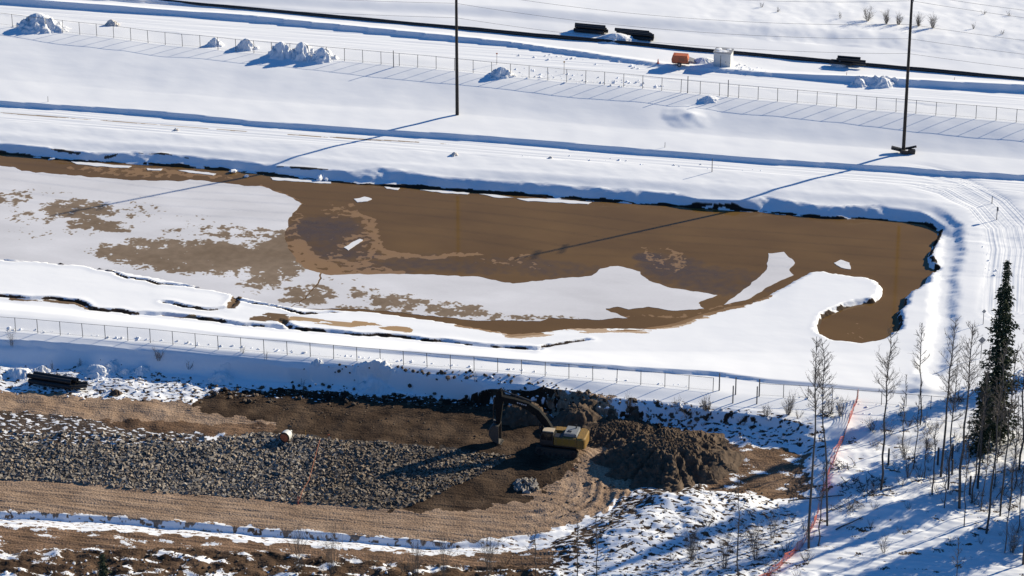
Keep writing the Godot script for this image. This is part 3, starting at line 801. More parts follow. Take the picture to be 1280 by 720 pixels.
	for i in w * h:
		var e := (fine[i] - 128) / 42 + (swirl[i] - 128) / 36
		e += (swirl[i] - 128) / 14
		var soak := blot[i] * 192.0 - 14.0 - nb[i] - (swirl[i] - 128) * 0.35
		if blot[i] > 0.05 and soak > -9.0 and soak < 0.0:
			s[i * 3] = 176 + e
			s[i * 3 + 1] = 168 + e
			s[i * 3 + 2] = 160 + e
		elif blot[i] > 0.05 and soak >= 0.0:
			var t := swirl2[i] / 255.0
			s[i * 3] = int(lerpf(122, 140, t)) + e
			s[i * 3 + 1] = int(lerpf(106, 122, t)) + e
			s[i * 3 + 2] = int(lerpf(90, 104, t)) + e
		else:
			s[i * 3] = 214 + e
			s[i * 3 + 1] = 213 + e
			s[i * 3 + 2] = 217 + e
	var sm := StandardMaterial3D.new()
	sm.albedo_texture = ImageTexture.create_from_image(Image.create_from_data(w, h, false, Image.FORMAT_RGB8, s))
	sm.roughness = 0.75
	sm.metallic_specular = 0.25
	M.slush = sm
	var S1 := ragged(uvs([-93.02, -41.89, -76.72, -38.01, -74.59, -37.37, -73.15, -35.77, -56.88, -32.29, -49.12, -31.67, -47.76, -32.29, -36.53, -29.48, -33.14, -26.4, -30.58, -23.05, -32.1, -17.97, -32.33, -11.26, -31.22, -6.42, -29.82, -2.23, -28.21, 0.53, -26.47, 1.89, -26.75, 4.59, -27.7, 8.85, -29.88, 13.55, -36.8, 10.43, -44.82, 5.93, -54.05, 1.89, -62.13, -0.85, -71.27, -2.5, -86.36, -5.85]), 61, 0.5)
	var o1 := sheet("ice_sheet", S1, 0.03, 0.08, bx, sm)
	tag(o1, "wide grey slush sheet with brown soaked blotches on the left of the pond", "ice", "slush sheets on the pond")
	var S2 := ragged(uvs([-25.12, 2.43, -17.64, 2.16, -8.81, 2.43, -3.85, 3.25, 0, 5.4, 2.74, 4.59, 11.01, 2.7, 12.18, 0.25, 14.65, -0.85, 17.67, 1.35, 18.86, 4.59, 21.61, 6.73, 27.9, 9.12, 25.04, 11.74, 25.91, 13.55, 21.46, 14.32, 19.9, 13.29, 18.51, 13.03, 15.79, 13.81, 14.74, 13.03, 12.58, 13.29, 13.4, 14.84, 15.38, 16.37, 13.34, 16.63, 10.66, 17.14, 5.34, 16.37, 3.94, 17.65, 0, 17.39, -5.33, 17.39, -10.15, 16.12, -15.01, 14.84, -19.34, 13.81, -23.65, 13.55, -29.67, 13.55, -27.47, 8.98, -26.53, 4.73, -26.24, 2.03]), 61, 0.5)
	var o2 := sheet("ice_sheet", S2, 0.03, 0.08, bx, sm)
	tag(o2, "long pale slush tongue along the near shore, pointed at its right end", "ice", "slush sheets on the pond")
	var S3 := ragged(uvs([35.83, -5.01, 38.11, -5.57, 39.35, -1.67, 38.17, 0.53, 38.78, 2.43, 35.55, 5.67, 31.93, 10.43, 28.57, 12.26, 30.99, 8.32, 33.48, 4.05, 35.18, 0.53]), 63, 0.3)
	var o3 := sheet("ice_sheet", S3, 0.03, 0.08, bx, sm)
	tag(o3, "narrow slush sheet beside the snow spit in the pond", "ice", "slush sheets on the pond")
	var floes := [
		[[44.79, -1.67, 45.9, -2.78, 47.02, -1.67, 46.68, 0.53, 45.41, -0.02], "small white ice floe alone in open brown water near the right end"],
		[[-22.99, -24.87, -21.63, -25.79, -20.31, -24.87, -20.97, -23.96, -22.59, -23.66], "small white ice floe above the swirl of tan scum"],
		[[-35.97, -33.24, -31.42, -32.61, -26.63, -31.67, -26.7, -30.73, -31.95, -31.67, -35.55, -32.29], "long white ice strip in front of the tumbled ice blocks"],
		[[-18.85, -29.48, -16.48, -29.02, -16.69, -28.4, -18.35, -28.71], "short white ice strip below the snow lip, left of the longer ones"],
		[[-13.52, -28.4, -9.4, -27.94, -6.33, -27.17, -6.56, -26.55, -10.56, -27.32], "white ice strip under the snow bank, above the reflection of the left pole"],
		[[-4.69, -26.86, -1.76, -26.25, 0.23, -25.33, -2.57, -25.48], "tapered white ice strip against the snow bank in mid pond"],
		[[0.58, -25.18, 5.84, -25.03, 11.64, -23.51, 11.04, -22.9, 5.82, -23.66, 2.33, -24.11], "longest white ice strip against the snow bank in mid pond"],
		[[-66.38, -39.62, -63.68, -39.14, -56.9, -37.69, -57.41, -36.89, -63.53, -38.01, -65.42, -38.65], "white ice strip at the foot of the blue bank, leftmost"],
		[[-54.66, -36.89, -52.23, -36.57, -52.41, -35.93, -54.21, -36.09], "tiny white ice floe between two strips under the blue bank"],
		[[-49.68, -36.09, -46.53, -35.61, -44.06, -34.66, -44.49, -34.18, -48.27, -35.13], "white ice strip just left of the pole shadow on the water"],
		[[-23.62, -7.26, -22.89, -8.4, -21.73, -10.11, -21.15, -9.82, -21.98, -8.11, -22.89, -6.13], "slim white ice scrap among the tan scum"]]
	for k in floes.size():
		var f := sheet("ice_floe", ragged(uvs(floes[k][0]), 70 + k, 0.3, 0.35), 0.05, 0.1, bx, M.floe)
		tag(f, floes[k][1], "ice floe", "loose ice floes on the pond")


# ---------------------------------------------------------------- small builders
func heap(called: String, at: Vector3, ru: float, rv: float, tall: float, sd: int, rough: float, m: Material, label: String, category: String, group := "", ridge := 0.0) -> MeshInstance3D:
	# a tipped heap: rounded, lumpy, its rim sunk in the ground
	var n := FastNoiseLite.new()
	n.seed = sd
	n.frequency = 1.0
	n.fractal_octaves = 4
	var a := 44
	var r := 16
	if ru > 5.0:
		a = 240
		r = 90
	var st := begin()
	st.set_smooth_group(0)
	var pts := []
	for j in r + 1:
		var row := []
		for i in a:
			var t := TAU * i / a
			var q := float(j) / r
			var edge := 1.0 + n.get_noise_2d(cos(t) * 1.2, sin(t) * 1.2) * 0.5
			var x := cos(t) * ru * q * edge
			var z := sin(t) * rv * q * edge
			var f := (1.0 - q) * (1.0 - q) * (1.0 + 2.0 * q) if ridge == 0.0 else minf(1.0, (1.0 - q) * 1.55)
			var k := minf(1.0, minf(ru, rv) * 0.5)
			var y := tall * (f + ((0.35 - absf(n.get_noise_2d(x * 0.45 / k, z * 0.45 / k)) * 1.8) * rough + n.get_noise_2d(x * 1.3 / k, z * 1.3 / k) * rough * 0.6) * sin(PI * minf(1.0, (1.0 - q) * 1.3)))
			if ridge > 0.0: y += (n.get_noise_2d(x * 2.6, z * 2.6) * 0.28 + absf(n.get_noise_2d(x * 5.0 + 50.0, z * 5.0)) * 0.22) * minf(1.0, (1.0 - q) * 6.0)
			if ridge > 0.0: y += absf(n.get_noise_2d((x * 0.5 + z * 1.2) * 0.35, (x - z) * 0.05)) * tall * ridge * (1.0 - q)
			row.append(Vector3(at.x + x, 0, at.z + z))
			row[i].y = ground(row[i].x, row[i].z) + y if j < r else ground(row[i].x, row[i].z) - 0.15
		pts.append(row)
	for j in r:
		for i in a:
			var k := (i + 1) % a
			for p in [pts[j][i], pts[j + 1][k], pts[j + 1][i], pts[j][i], pts[j][k], pts[j + 1][k]]:
				st.add_vertex(p)
	st.generate_normals()
	var o := put(st, called, m)
	tag(o, label, category, group)
	return o

func stone_mesh(sd: int, squash := 0.75) -> ArrayMesh:
	var r := RandomNumberGenerator.new()
	r.seed = sd
	var t := (1.0 + sqrt(5.0)) / 2.0
	var v := [Vector3(-1, t, 0), Vector3(1, t, 0), Vector3(-1, -t, 0), Vector3(1, -t, 0), Vector3(0, -1, t), Vector3(0, 1, t), Vector3(0, -1, -t), Vector3(0, 1, -t), Vector3(t, 0, -1), Vector3(t, 0, 1), Vector3(-t, 0, -1), Vector3(-t, 0, 1)]
	for i in 12:
		v[i] = v[i].normalized() * r.randf_range(0.36, 0.6)
		v[i].y *= squash
	var st := begin()
	for f in [[0, 11, 5], [0, 5, 1], [0, 1, 7], [0, 7, 10], [0, 10, 11], [1, 5, 9], [5, 11, 4], [11, 10, 2], [10, 7, 6], [7, 1, 8], [3, 9, 4], [3, 4, 2], [3, 2, 6], [3, 6, 8], [3, 8, 9], [4, 9, 5], [2, 4, 11], [6, 2, 10], [8, 6, 7], [9, 8, 1]]:
		tri(st, v[f[0]], v[f[1]], v[f[2]], v[f[0]] + v[f[1]] + v[f[2]])
	return st.commit()

func block_mesh(sd: int) -> ArrayMesh:
	# a broken stone: a box with its corners knocked about
	var r := RandomNumberGenerator.new()
	r.seed = sd
	var c := []
	for k in 8:
		c.append(Vector3(-1 if k & 1 == 0 else 1, -1 if k & 2 == 0 else 1, -1 if k & 4 == 0 else 1) * Vector3(r.randf_range(0.2, 0.58), r.randf_range(0.2, 0.45), r.randf_range(0.2, 0.5)))
	var st := begin()
	for f in [[0, 1, 3, 2], [4, 5, 7, 6], [0, 1, 5, 4], [2, 3, 7, 6], [0, 2, 6, 4], [1, 3, 7, 5]]:
		quad(st, c[f[0]], c[f[1]], c[f[2]], c[f[3]], c[f[0]] + c[f[1]] + c[f[2]] + c[f[3]])
	return st.commit()

func scatter(called: String, mesh: Mesh, places: Array, m: Material, label: String, category: String) -> MultiMeshInstance3D:
	# places: [transform, colour]
	var mm := MultiMesh.new()
	mm.transform_format = MultiMesh.TRANSFORM_3D
	mm.use_colors = true
	mm.mesh = mesh
	mm.instance_count = places.size()
	for i in places.size():
		mm.set_instance_transform(i, places[i][0])
		mm.set_instance_color(i, places[i][1])
	var o := MultiMeshInstance3D.new()
	o.multimesh = mm
	o.material_override = m
	o.name = numbered(called)
	add_child(o)
	tag(o, label, category, "", "stuff")
	return o

func tumble(at: Vector3, s: float) -> Transform3D:
	var b := Basis.from_euler(Vector3(rng.randf() * 0.8, rng.randf() * TAU, rng.randf() * 0.8))
	return Transform3D(b.scaled_local(Vector3(s * rng.randf_range(0.75, 1.35), s * rng.randf_range(0.7, 1.1), s * rng.randf_range(0.75, 1.35))), at)

func bounds(poly: PackedVector2Array) -> Rect2:
	var r := Rect2(poly[0], Vector2.ZERO)
	for q in poly: r = r.expand(q)
	return r

func strew(poly: PackedVector2Array, step: float, chance: float, smin: float, smax: float, colors: Array, lift := 0.1) -> Array:
	var out := []
	var b := bounds(poly)
	var u := b.position.x
	while u < b.end.x:
		var col := column(u)
		var v := b.position.y
		while v < b.end.y:
			if rng.randf() < chance:
				var q := Vector2(u + rng.randf_range(-0.5, 0.5) * step, v + rng.randf_range(-0.5, 0.5) * step)
				if Geometry2D.is_point_in_polygon(q, poly):
					var s := lerpf(smin, smax, pow(rng.randf(), 2.0))
					var p := to_xz(q.x, q.y)
					var c: Color = colors[rng.randi() % colors.size()] * rng.randf_range(0.75, 1.25)
					c.a = 1.0
					out.append([tumble(Vector3(p.x, height(u, q.y, col) + s * lift, p.y), s), c])
			v += step
		u += step
	return out

# ---------------------------------------------------------------- trees
func twig(st: SurfaceTool, p: Vector3, d: Vector3, le: float, r: float, depth: int, g: RandomNumberGenerator) -> void:
	var n := 2 if depth > 0 else 1
	var a := p
	var dir := d
	for k in n:
		var b := a + dir * le / n
		tube(st, a, b, r * (1.0 - 0.45 * k / n), r * (1.0 - 0.45 * (k + 1) / n), 3, false)
		if depth > 0:
			for j in 2 + (1 if depth > 1 else 0):
				var s := Vector3(g.randfn(), g.randfn() * 0.6 + 0.35, g.randfn()).normalized()
				twig(st, a.lerp(b, g.randf()), (dir * 0.9 + s * 0.75).normalized(), le * g.randf_range(0.3, 0.55), r * 0.55, depth - 1, g)
		a = b
		dir = (dir + Vector3(g.randfn() * 0.12, 0.12, g.randfn() * 0.12)).normalized()

func bare_tree(base: Vector3, top: Vector3, sd: int, r0: float, low: float, reach: float, label: String, group: String, m: Material = null) -> Node3D:
	var g := RandomNumberGenerator.new()
	g.seed = sd
	var at := on(base, -0.05)
	var o := thing("bare_tree", at, 0.0, label, "tree", group)
	var st := begin()
	var br := begin()
	var span := top - base
	var le := span.length()
	var seg := 9
	var pts := [Vector3.ZERO]
	for k in seg:
		var t := float(k + 1) / seg
		pts.append(span * t + Vector3(g.randfn(), 0, g.randfn()) * 0.022 * sqrt(le))
	for k in seg:
		var t0 := float(k) / seg
		var t1 := float(k + 1) / seg
		tube(st, pts[k], pts[k + 1], lerpf(r0, 0.03, pow(t0, 1.2)), lerpf(r0, 0.03, pow(t1, 1.2)), 6, false)
	var n := int(8 + le * 1.3)
	for i in n:
		var t := lerpf(low, 0.98, (i + g.randf()) / n)
		var f := t * seg
		var k := mini(int(f), seg - 1)
		var p: Vector3 = pts[k].lerp(pts[k + 1], f - k)
		var a := g.randf() * TAU
		var up := lerpf(0.35, 1.3, t)
		var d := Vector3(cos(a), up, sin(a)).normalized()
		var l := reach * lerpf(1.0, 0.35, (t - low) / (1.0 - low)) * g.randf_range(0.5, 1.1)
		twig(br, p, d, l, 0.034, 2 if l > 1.2 else 1, g)
	put(st, "trunk", m if m else M.bark, o)
	put(br, "crown", M.twig, o)
	return o

func shrub(base: Vector3, tall: float, wide: float, stems: int, sd: int, label: String, group: String, called := "bare_shrub") -> void:
	var g := RandomNumberGenerator.new()
	g.seed = sd
	var o := begin()
	for i in stems:
		var a := g.randf() * TAU
		var lean := g.randf() * wide
		var d := Vector3(cos(a) * lean, tall, sin(a) * lean).normalized()
		twig(o, Vector3(cos(a), 0, sin(a)) * 0.15, d, tall * g.randf_range(0.6, 1.05), 0.022, 2 if tall > 1.4 else 1, g)
	var mi := put(o, called, M.twig)
	mi.position = on(base, -0.05)
	tag(mi, label, "shrub", group)

func spruce(base: Vector3, tall: float, wide: float, sd: int, label: String, group := "", thin := 0.0) -> void:
	var g := RandomNumberGenerator.new()
	g.seed = sd
	var at := on(base, -0.1)
	var o := thing("spruce_tree", at, 0.0, label, "tree", group)
	var st := begin()
	tube(st, Vector3.ZERO, Vector3(0.02, 0.55, 0) * tall, 0.2, 0.1, 8, false)
	tube(st, Vector3(0.02, 0.55, 0) * tall, Vector3(0.01, 1.0, 0.0) * tall, 0.1, 0.015, 6, false)
	put(st, "trunk", M.bark, o)
	var br := begin()
	var y := tall * 0.06
	while y < tall * 0.995:
		var t := y / tall
		var w := wide * pow(1.0 - t, 0.8) * (0.8 + 0.3 * sin(y * 2.7) * sin(y * 1.1)) + 0.12
		var n := 5 + int(w * 2.3)
		for i in n:
			if g.randf() < thin: continue
			var a := TAU * (i + g.randf() * 0.9) / n + y
			var l := w * g.randf_range(0.45, 1.12)
			var out := Vector3(cos(a), 0, sin(a))
			var droop := lerpf(0.55, -0.5, t)
			var tip := Vector3(0, y, 0) + out * l + Vector3.DOWN * droop * l
			tube(br, Vector3(0, y, 0), tip, 0.025, 0.008, 3, false)
			var k := int(4 + l * 6.0)
			for j in k:
				var f := lerpf(0.15, 1.05, (j + g.randf()) / k)
				var p := Vector3(0, y, 0).lerp(tip, f) + Vector3(g.randfn(), g.randfn() * 0.7 - 0.4, g.randfn()) * 0.1
				var s := g.randf_range(0.16, 0.34) * (1.0 if t < 0.85 else 0.7)
				var e := (out * g.randf_range(0.4, 1.0) + Vector3(g.randfn(), g.randfn() * 0.5 - 0.5, g.randfn()) * 0.7).normalized()
				var q := e.cross(Vector3(g.randfn(), g.randfn(), g.randfn())).normalized() * s * 0.45
				tri(br, p - q, p + q, p + e * s * 1.6, Vector3.UP)
				tri(br, p - q.cross(e) * 0.8, p + q.cross(e) * 0.8, p + e * s * 1.5, Vector3.UP)
		y += lerpf(0.42, 0.22, t)
	put(br, "crown", M.needle, o)

# ---------------------------------------------------------------- fences, poles, wires
func fence(called: String, flat: Array, gap: float, tall: float, label: String, from: float, to: float, first_tall := []) -> void:
	var pl := PackedVector2Array()
	for i in range(0, flat.size(), 2): pl.append(Vector2(flat[i], flat[i + 1]))
	var c := Curve2D.new()
	for q in pl: c.add_point(q)
	var total := c.get_baked_length()
	var start := c.sample_baked(0)
	var o := thing(called, Vector3(start.x, ground(start.x, start.y), start.y), 0.0, label, "fence")
	var org := o.position
	var st := begin()
	tube(st, Vector3.DOWN * 0.4, Vector3.UP * tall, 0.045, 0.045, 8)
	tube(st, Vector3.UP * tall, Vector3.UP * (tall + 0.05), 0.06, 0.02, 8)
	var pm := st.commit()
	var tops := []
	var feet := []
	var s := from
	while s <= to:
		var q := c.sample_baked(clampf(s, 0, total))
		if s < 0: q = start + (c.sample_baked(1.0) - start) * s
		if s > total: q = c.sample_baked(total) + (c.sample_baked(total) - c.sample_baked(total - 1.0)) * (s - total)
		var p := Vector3(q.x, ground(q.x, q.y), q.y) - org
		var mi := MeshInstance3D.new()
		mi.mesh = pm
		mi.material_override = M.galv
		mi.position = p
		mi.rotation = Vector3(rng.randfn() * 0.012, rng.randf() * 3, rng.randfn() * 0.012)
		mi.name = "post"
		o.add_child(mi, true)
		tops.append(p + Vector3.UP * tall)
		feet.append(p + Vector3.UP * 0.1)
		s += gap
	var rl := begin()
	var lo := begin()
	var net := begin()
	for k in tops.size() - 1:
		tube(rl, tops[k], tops[k + 1], 0.028, 0.028, 5, false)
		tube(lo, feet[k] + Vector3.UP * 0.12, feet[k + 1] + Vector3.UP * 0.12, 0.012, 0.012, 4, false)
		var off := Vector3(0, 0, 0.04)
		quad(net, feet[k] + off, feet[k + 1] + off, tops[k + 1] + off - Vector3.UP * 0.04, tops[k] + off - Vector3.UP * 0.04, Vector3(0, 0, 1))
	put(rl, "top_rail", M.galv, o)
	put(lo, "tension_wire", M.galv, o)
	put(net, "chain_link_mesh", M.net, o)

func post(called: String, base: Vector3, tall: float, r: float, m: Material, label: String, category: String, group := "") -> MeshInstance3D:
	var st := begin()
	tube(st, Vector3.DOWN * 0.3, Vector3.UP * tall, r, r * 0.9, 8)
	var o := put(st, called, m)
	o.position = on(base)
	tag(o, label, category, group)
	return o

func utility_pole(base: Vector3, along: Vector3, label: String) -> Node3D:
	var at := on(base, -0.1)
	var o := thing("utility_pole", at, atan2(-along.z, along.x), label, "pole", "utility poles")
	var st := begin()
	tube(st, Vector3.ZERO, Vector3.UP * 27.6, 0.27, 0.17, 14)
	put(st, "shaft", M.pole, o)
	for y in [24.1, 26.2]:
		var c := begin()
		box(c, Vector3(0.24, y, 0), Vector3(0.14, 0.18, 3.2))
		put(c, "crossarm", M.pole, o)
		for z in [-1.5, -0.75, 0.75, 1.5]:
			var i := begin()
			tube(i, Vector3(0.24, y + 0.09, z), Vector3(0.24, y + 0.3, z), 0.06, 0.04, 7)
			put(i, "insulator", M.glass_grey, o)
	for y in [15.9, 18.2, 20.4]:
		var b := begin()
		box(b, Vector3(0.0, y, 0.26), Vector3(0.1, 0.12, 0.3))
		put(b, "bracket", M.dark_metal, o)
	return o

func wire(a: Vector3, b: Vector3, sag: float, label: String) -> void:
	var st := begin()
	var n := 18
	var org := a
	for k in n:
		var t0 := float(k) / n
		var t1 := float(k + 1) / n
		var p := a.lerp(b, t0) + Vector3.DOWN * sag * 4.0 * t0 * (1.0 - t0) - org
		var q := a.lerp(b, t1) + Vector3.DOWN * sag * 4.0 * t1 * (1.0 - t1) - org
		tube(st, p, q, 0.02, 0.02, 4, false)
	var o := put(st, "overhead_wire", M.wire)
	o.position = a
	tag(o, label, "wire", "overhead wires on the utility poles")

func pipe(base: Vector3, dir: Vector3, le: float, r: float, lift: float, label: String, group: String, g := true) -> void:
	var st := begin()
	hollow(st, Vector3(-le / 2, 0, 0), Vector3(le / 2, 0, 0), r, 0.035)
	var o := put(st, "black_pipe", M.pipe)
	base += dir * rng.randf_range(-0.35, 0.35)
	o.position = Vector3(base.x, (ground(base.x, base.z) if g else base.y) + r + lift, base.z)
	o.rotation.y = atan2(-dir.z, dir.x)
	tag(o, label, "pipe", group)

# ---------------------------------------------------------------- excavator
func excavator(base: Vector3, turn: float) -> void:
	# forward is -x, the near side +z
	var o := thing("excavator", base, turn, "yellow tracked excavator with a dark grey boom standing on the dirt beside the riprap", "excavator")
	for s in [-1.0, 1.0]:
		var st := begin()
		var loop := PackedVector2Array()
		var mid_x := 2.15
		for k in 13: loop.append(Vector2(mid_x + 0.52 * sin(PI * k / 12), 0.54 - 0.52 * cos(PI * k / 12)))
		for k in 13: loop.append(Vector2(-mid_x - 0.52 * sin(PI * k / 12), 0.54 + 0.52 * cos(PI * k / 12)))
		prism(st, loop, s * 1.05, s * 1.7, 0.02)
		var tr := put(st, "track", M.track, o)
		var sh := begin()
		for k in loop.size():
			var a := loop[k]
			var b := loop[(k + 1) % loop.size()]
			var c := maxi(1, int(a.distance_to(b) / 0.2))
			for i in c:
				var q := a.lerp(b, (i + 0.5) / c)
				var d := (b - a).normalized()
				var nn := Vector2(-d.y, d.x)
				if nn.dot(q - Vector2(clampf(q.x, -mid_x, mid_x), 0.54)) < 0: nn = -nn
				box(sh, Vector3(q.x + nn.x * 0.02, q.y + nn.y * 0.02, s * 1.375), Vector3(0.05, 0.09, 0.68), Basis(Vector3(d.x, d.y, 0), Vector3(-d.y, d.x, 0), Vector3(0, 0, 1)))
		put(sh, "shoes", M.track, tr)
		var wh := begin()
		for x in [-1.5, -0.75, 0.0, 0.75, 1.5]: tube(wh, Vector3(x, 0.3, s * 1.68), Vector3(x, 0.3, s * 1.76), 0.17, 0.15, 12)
		for x in [-2.15, 2.15]: tube(wh, Vector3(x, 0.54, s * 1.68), Vector3(x, 0.54, s * 1.77), 0.36, 0.32, 14)
		put(wh, "rollers", M.dark_metal, tr)
	var st := begin()
	box(st, Vector3(0, 0.7, 0), Vector3(2.4, 0.6, 2.2))
	put(st, "undercarriage", M.dark_metal, o)
	st = begin()
	tube(st, Vector3(0, 0.95, 0), Vector3(0, 1.32, 0), 0.8, 0.8, 24)
	put(st, "turntable", M.dark_metal, o)
	st = begin()
	prism(st, PackedVector2Array([Vector2(-2.0, 1.28), Vector2(2.6, 1.28), Vector2(2.6, 1.48), Vector2(-2.0, 1.48)]), -1.5, 1.5, 0.03)
	put(st, "platform", M.dark_metal, o)
	st = begin()
	prism(st, PackedVector2Array([Vector2(-0.35, 1.5), Vector2(2.5, 1.5), Vector2(2.5, 2.62), Vector2(-0.35, 2.62)]), 0.5, 1.6, 0.06)
	var house := put(st, "side_body", M.yellow, o)
	for x in [0.35, 1.2, 2.0]:
		st = begin()
		box(st, Vector3(x, 2.1, 1.605), Vector3(0.62, 0.62, 0.03))
		put(st, "louvre_panel", M.yellow_dark, house)
	st = begin()
	prism(st, PackedVector2Array([Vector2(-1.7, 1.5), Vector2(2.5, 1.5), Vector2(2.5, 2.55), Vector2(-0.6, 2.55), Vector2(-1.7, 2.2)]), -1.6, -0.5, 0.06)
	put(st, "side_body", M.yellow, o)
	st = begin()
	prism(st, PackedVector2Array([Vector2(0.4, 1.5), Vector2(2.5, 1.5), Vector2(2.5, 2.5), Vector2(0.4, 2.5)]), -0.49, 0.49, 0.03)
	put(st, "engine_block", M.dark_metal, o)
	st = begin()
	box(st, Vector3(0.2, 2.66, 1.05), Vector3(1.0, 0.06, 1.0))
	put(st, "deck_plate", M.dark_metal, o)
	# rounded counterweight, drawn from above
	st = begin()
	var cw := PackedVector2Array()
	cw.append(Vector2(2.52, -1.62))
	for k in 9: cw.append(Vector2(2.8 + 0.75 * sin(PI * 0.5 * k / 8), -1.0 - 0.62 * cos(PI * 0.5 * k / 8)))
	for k in 9: cw.append(Vector2(2.8 + 0.75 * cos(PI * 0.5 * k / 8), 1.0 + 0.62 * sin(PI * 0.5 * k / 8)))
	cw.append(Vector2(2.52, 1.62))
	for k in cw.size():
		var a := cw[k]
		var b := cw[(k + 1) % cw.size()]
		var n := Vector3(b.y - a.y, 0, -(b.x - a.x))
		var e := 0.9
		quad(st, Vector3(a.x, 1.3, a.y), Vector3(b.x, 1.3, b.y), Vector3(b.x, 2.5, b.y), Vector3(a.x, 2.5, a.y), n)
		quad(st, Vector3(a.x, 2.5, a.y), Vector3(b.x, 2.5, b.y), Vector3(2.6 + (b.x - 2.6) * e, 2.72, b.y * e), Vector3(2.6 + (a.x - 2.6) * e, 2.72, a.y * e), n + Vector3.UP)
		tri(st, Vector3(2.9, 2.73, 0), Vector3(2.6 + (b.x - 2.6) * e, 2.72, b.y * e), Vector3(2.6 + (a.x - 2.6) * e, 2.72, a.y * e), Vector3.UP)
		tri(st, Vector3(2.9, 1.3, 0), Vector3(b.x, 1.3, b.y), Vector3(a.x, 1.3, a.y), Vector3.DOWN)
	put(st, "counterweight", M.yellow, o)
	st = begin()
	prism(st, PackedVector2Array([Vector2(0.75, 2.64), Vector2(2.45, 2.64), Vector2(2.4, 3.05), Vector2(0.85, 3.05)]), -1.1, 1.2, 0.05)
	var hood := put(st, "engine_hood", M.hood, o)
	st = begin()
	box(st, Vector3(1.4, 3.09, 0.5), Vector3(0.5, 0.06, 0.36))
	put(st, "grille", M.dark_metal, hood)
	st = begin()
	tube(st, Vector3(2.0, 3.05, -0.6), Vector3(2.0, 3.55, -0.6), 0.09, 0.09, 10)
	put(st, "exhaust_pipe", M.dark_metal, hood)
	st = begin()
	for q in [[0.5, 1.5], [2.3, 1.5]]:
		tube(st, Vector3(q[0], 2.6, q[1]), Vector3(q[0], 3.3, q[1]), 0.025, 0.025, 6)
	tube(st, Vector3(0.5, 3.3, 1.5), Vector3(2.3, 3.3, 1.5), 0.025, 0.025, 6)
	put(st, "handrail", M.dark_metal, o)
	# cab
	var cab_o := PackedVector2Array([Vector2(-2.1, 1.5), Vector2(-0.42, 1.5), Vector2(-0.42, 3.2), Vector2(-1.75, 3.2), Vector2(-2.1, 2.5)])
	st = begin()
	prism(st, cab_o, 0.52, 1.58, 0.05)
	var cab := put(st, "cab", M.cab, o)
	st = begin()
	prism(st, PackedVector2Array([Vector2(-1.95, 2.1), Vector2(-1.3, 2.1), Vector2(-1.3, 3.05), Vector2(-1.7, 3.05), Vector2(-1.95, 2.5)]), 1.585, 1.605, 0.003)
	put(st, "window", M.window, cab)
	st = begin()
	prism(st, PackedVector2Array([Vector2(-1.2, 2.1), Vector2(-0.55, 2.1), Vector2(-0.55, 3.05), Vector2(-1.2, 3.05)]), 1.585, 1.605, 0.003)
	put(st, "window", M.window, cab)
	st = begin()
	box(st, Vector3(-1.945, 2.86, 1.05), Vector3(0.02, 0.72, 0.9), Basis(Vector3(0, 0, 1), -0.463))
	put(st, "windscreen", M.window, cab)
	st = begin()
	box(st, Vector3(-2.115, 2.0, 1.05), Vector3(0.02, 0.85, 0.9))
	put(st, "windscreen", M.window, cab)
	st = begin()
	prism(st, PackedVector2Array([Vector2(-1.8, 3.21), Vector2(-0.38, 3.21), Vector2(-0.38, 3.32), Vector2(-1.75, 3.32)]), 0.5, 1.6, 0.03)
	put(st, "cab_roof", M.roof_tan, cab)
	st = begin()
	box(st, Vector3(-2.05, 2.7, 1.85), Vector3(0.05, 0.4, 0.22))
	tube(st, Vector3(-2.05, 2.6, 1.6), Vector3(-2.05, 2.6, 1.85), 0.02, 0.02, 6)
	put(st, "mirror", M.dark_metal, cab)
	# boom, stick, bucket
	var top := [Vector2(-0.3, 2.25), Vector2(-1.6, 4.3), Vector2(-2.5, 5.35), Vector2(-3.6, 6.0), Vector2(-5.6, 6.5), Vector2(-7.45, 6.75)]
	var bot := [Vector2(-7.5, 6.15), Vector2(-5.4, 5.75), Vector2(-3.9, 5.2), Vector2(-3.0, 4.55), Vector2(-2.1, 3.5), Vector2(-0.85, 1.75)]
	st = begin()
	prism(st, PackedVector2Array(top + bot), -0.32, 0.32, 0.03)
	var boom := put(st, "boom", M.boom, o)
	st = begin()
	for k in 5:      # worn pale lettering, too faint to read
		box(st, Vector3(-5.2 + k * 0.26, 6.12 - k * 0.05, 0.325), Vector3(0.17, 0.2 - 0.03 * (k % 2), 0.012), Basis(Vector3(0, 0, 1), -0.2))
	put(st, "lettering", M.letter, boom)
	for z in [-0.5, 0.5]:
		st = begin()
		tube(st, Vector3(-1.75, 1.75, z), Vector3(-2.35, 3.1, z), 0.14, 0.14, 10)
		tube(st, Vector3(-2.35, 3.1, z), Vector3(-2.95, 4.8, z), 0.07, 0.07, 10)
		put(st, "lift_cylinder", M.dark_metal, o)
	st = begin()
	tube(st, Vector3(-3.5, 6.3, 0), Vector3(-5.6, 6.95, 0), 0.15, 0.15, 10)
	tube(st, Vector3(-5.6, 6.95, 0), Vector3(-7.4, 7.5, 0), 0.08, 0.08, 10)
	put(st, "stick_cylinder", M.dark_metal, o)
	st = begin()
	prism(st, PackedVector2Array([Vector2(-7.35, 7.7), Vector2(-7.85, 7.4), Vector2(-8.1, 6.3), Vector2(-7.98, 3.0), Vector2(-7.7, 2.7), Vector2(-7.45, 3.0), Vector2(-7.1, 5.9)]), -0.28, 0.28, 0.03)
	put(st, "stick", M.boom, o)
	st = begin()
	tube(st, Vector3(-8.2, 6.4, 0), Vector3(-8.35, 4.6, 0), 0.13, 0.13, 10)
	tube(st, Vector3(-8.35, 4.6, 0), Vector3(-8.4, 3.3, 0), 0.07, 0.07, 10)
	put(st, "bucket_cylinder", M.dark_metal, o)
	st = begin()
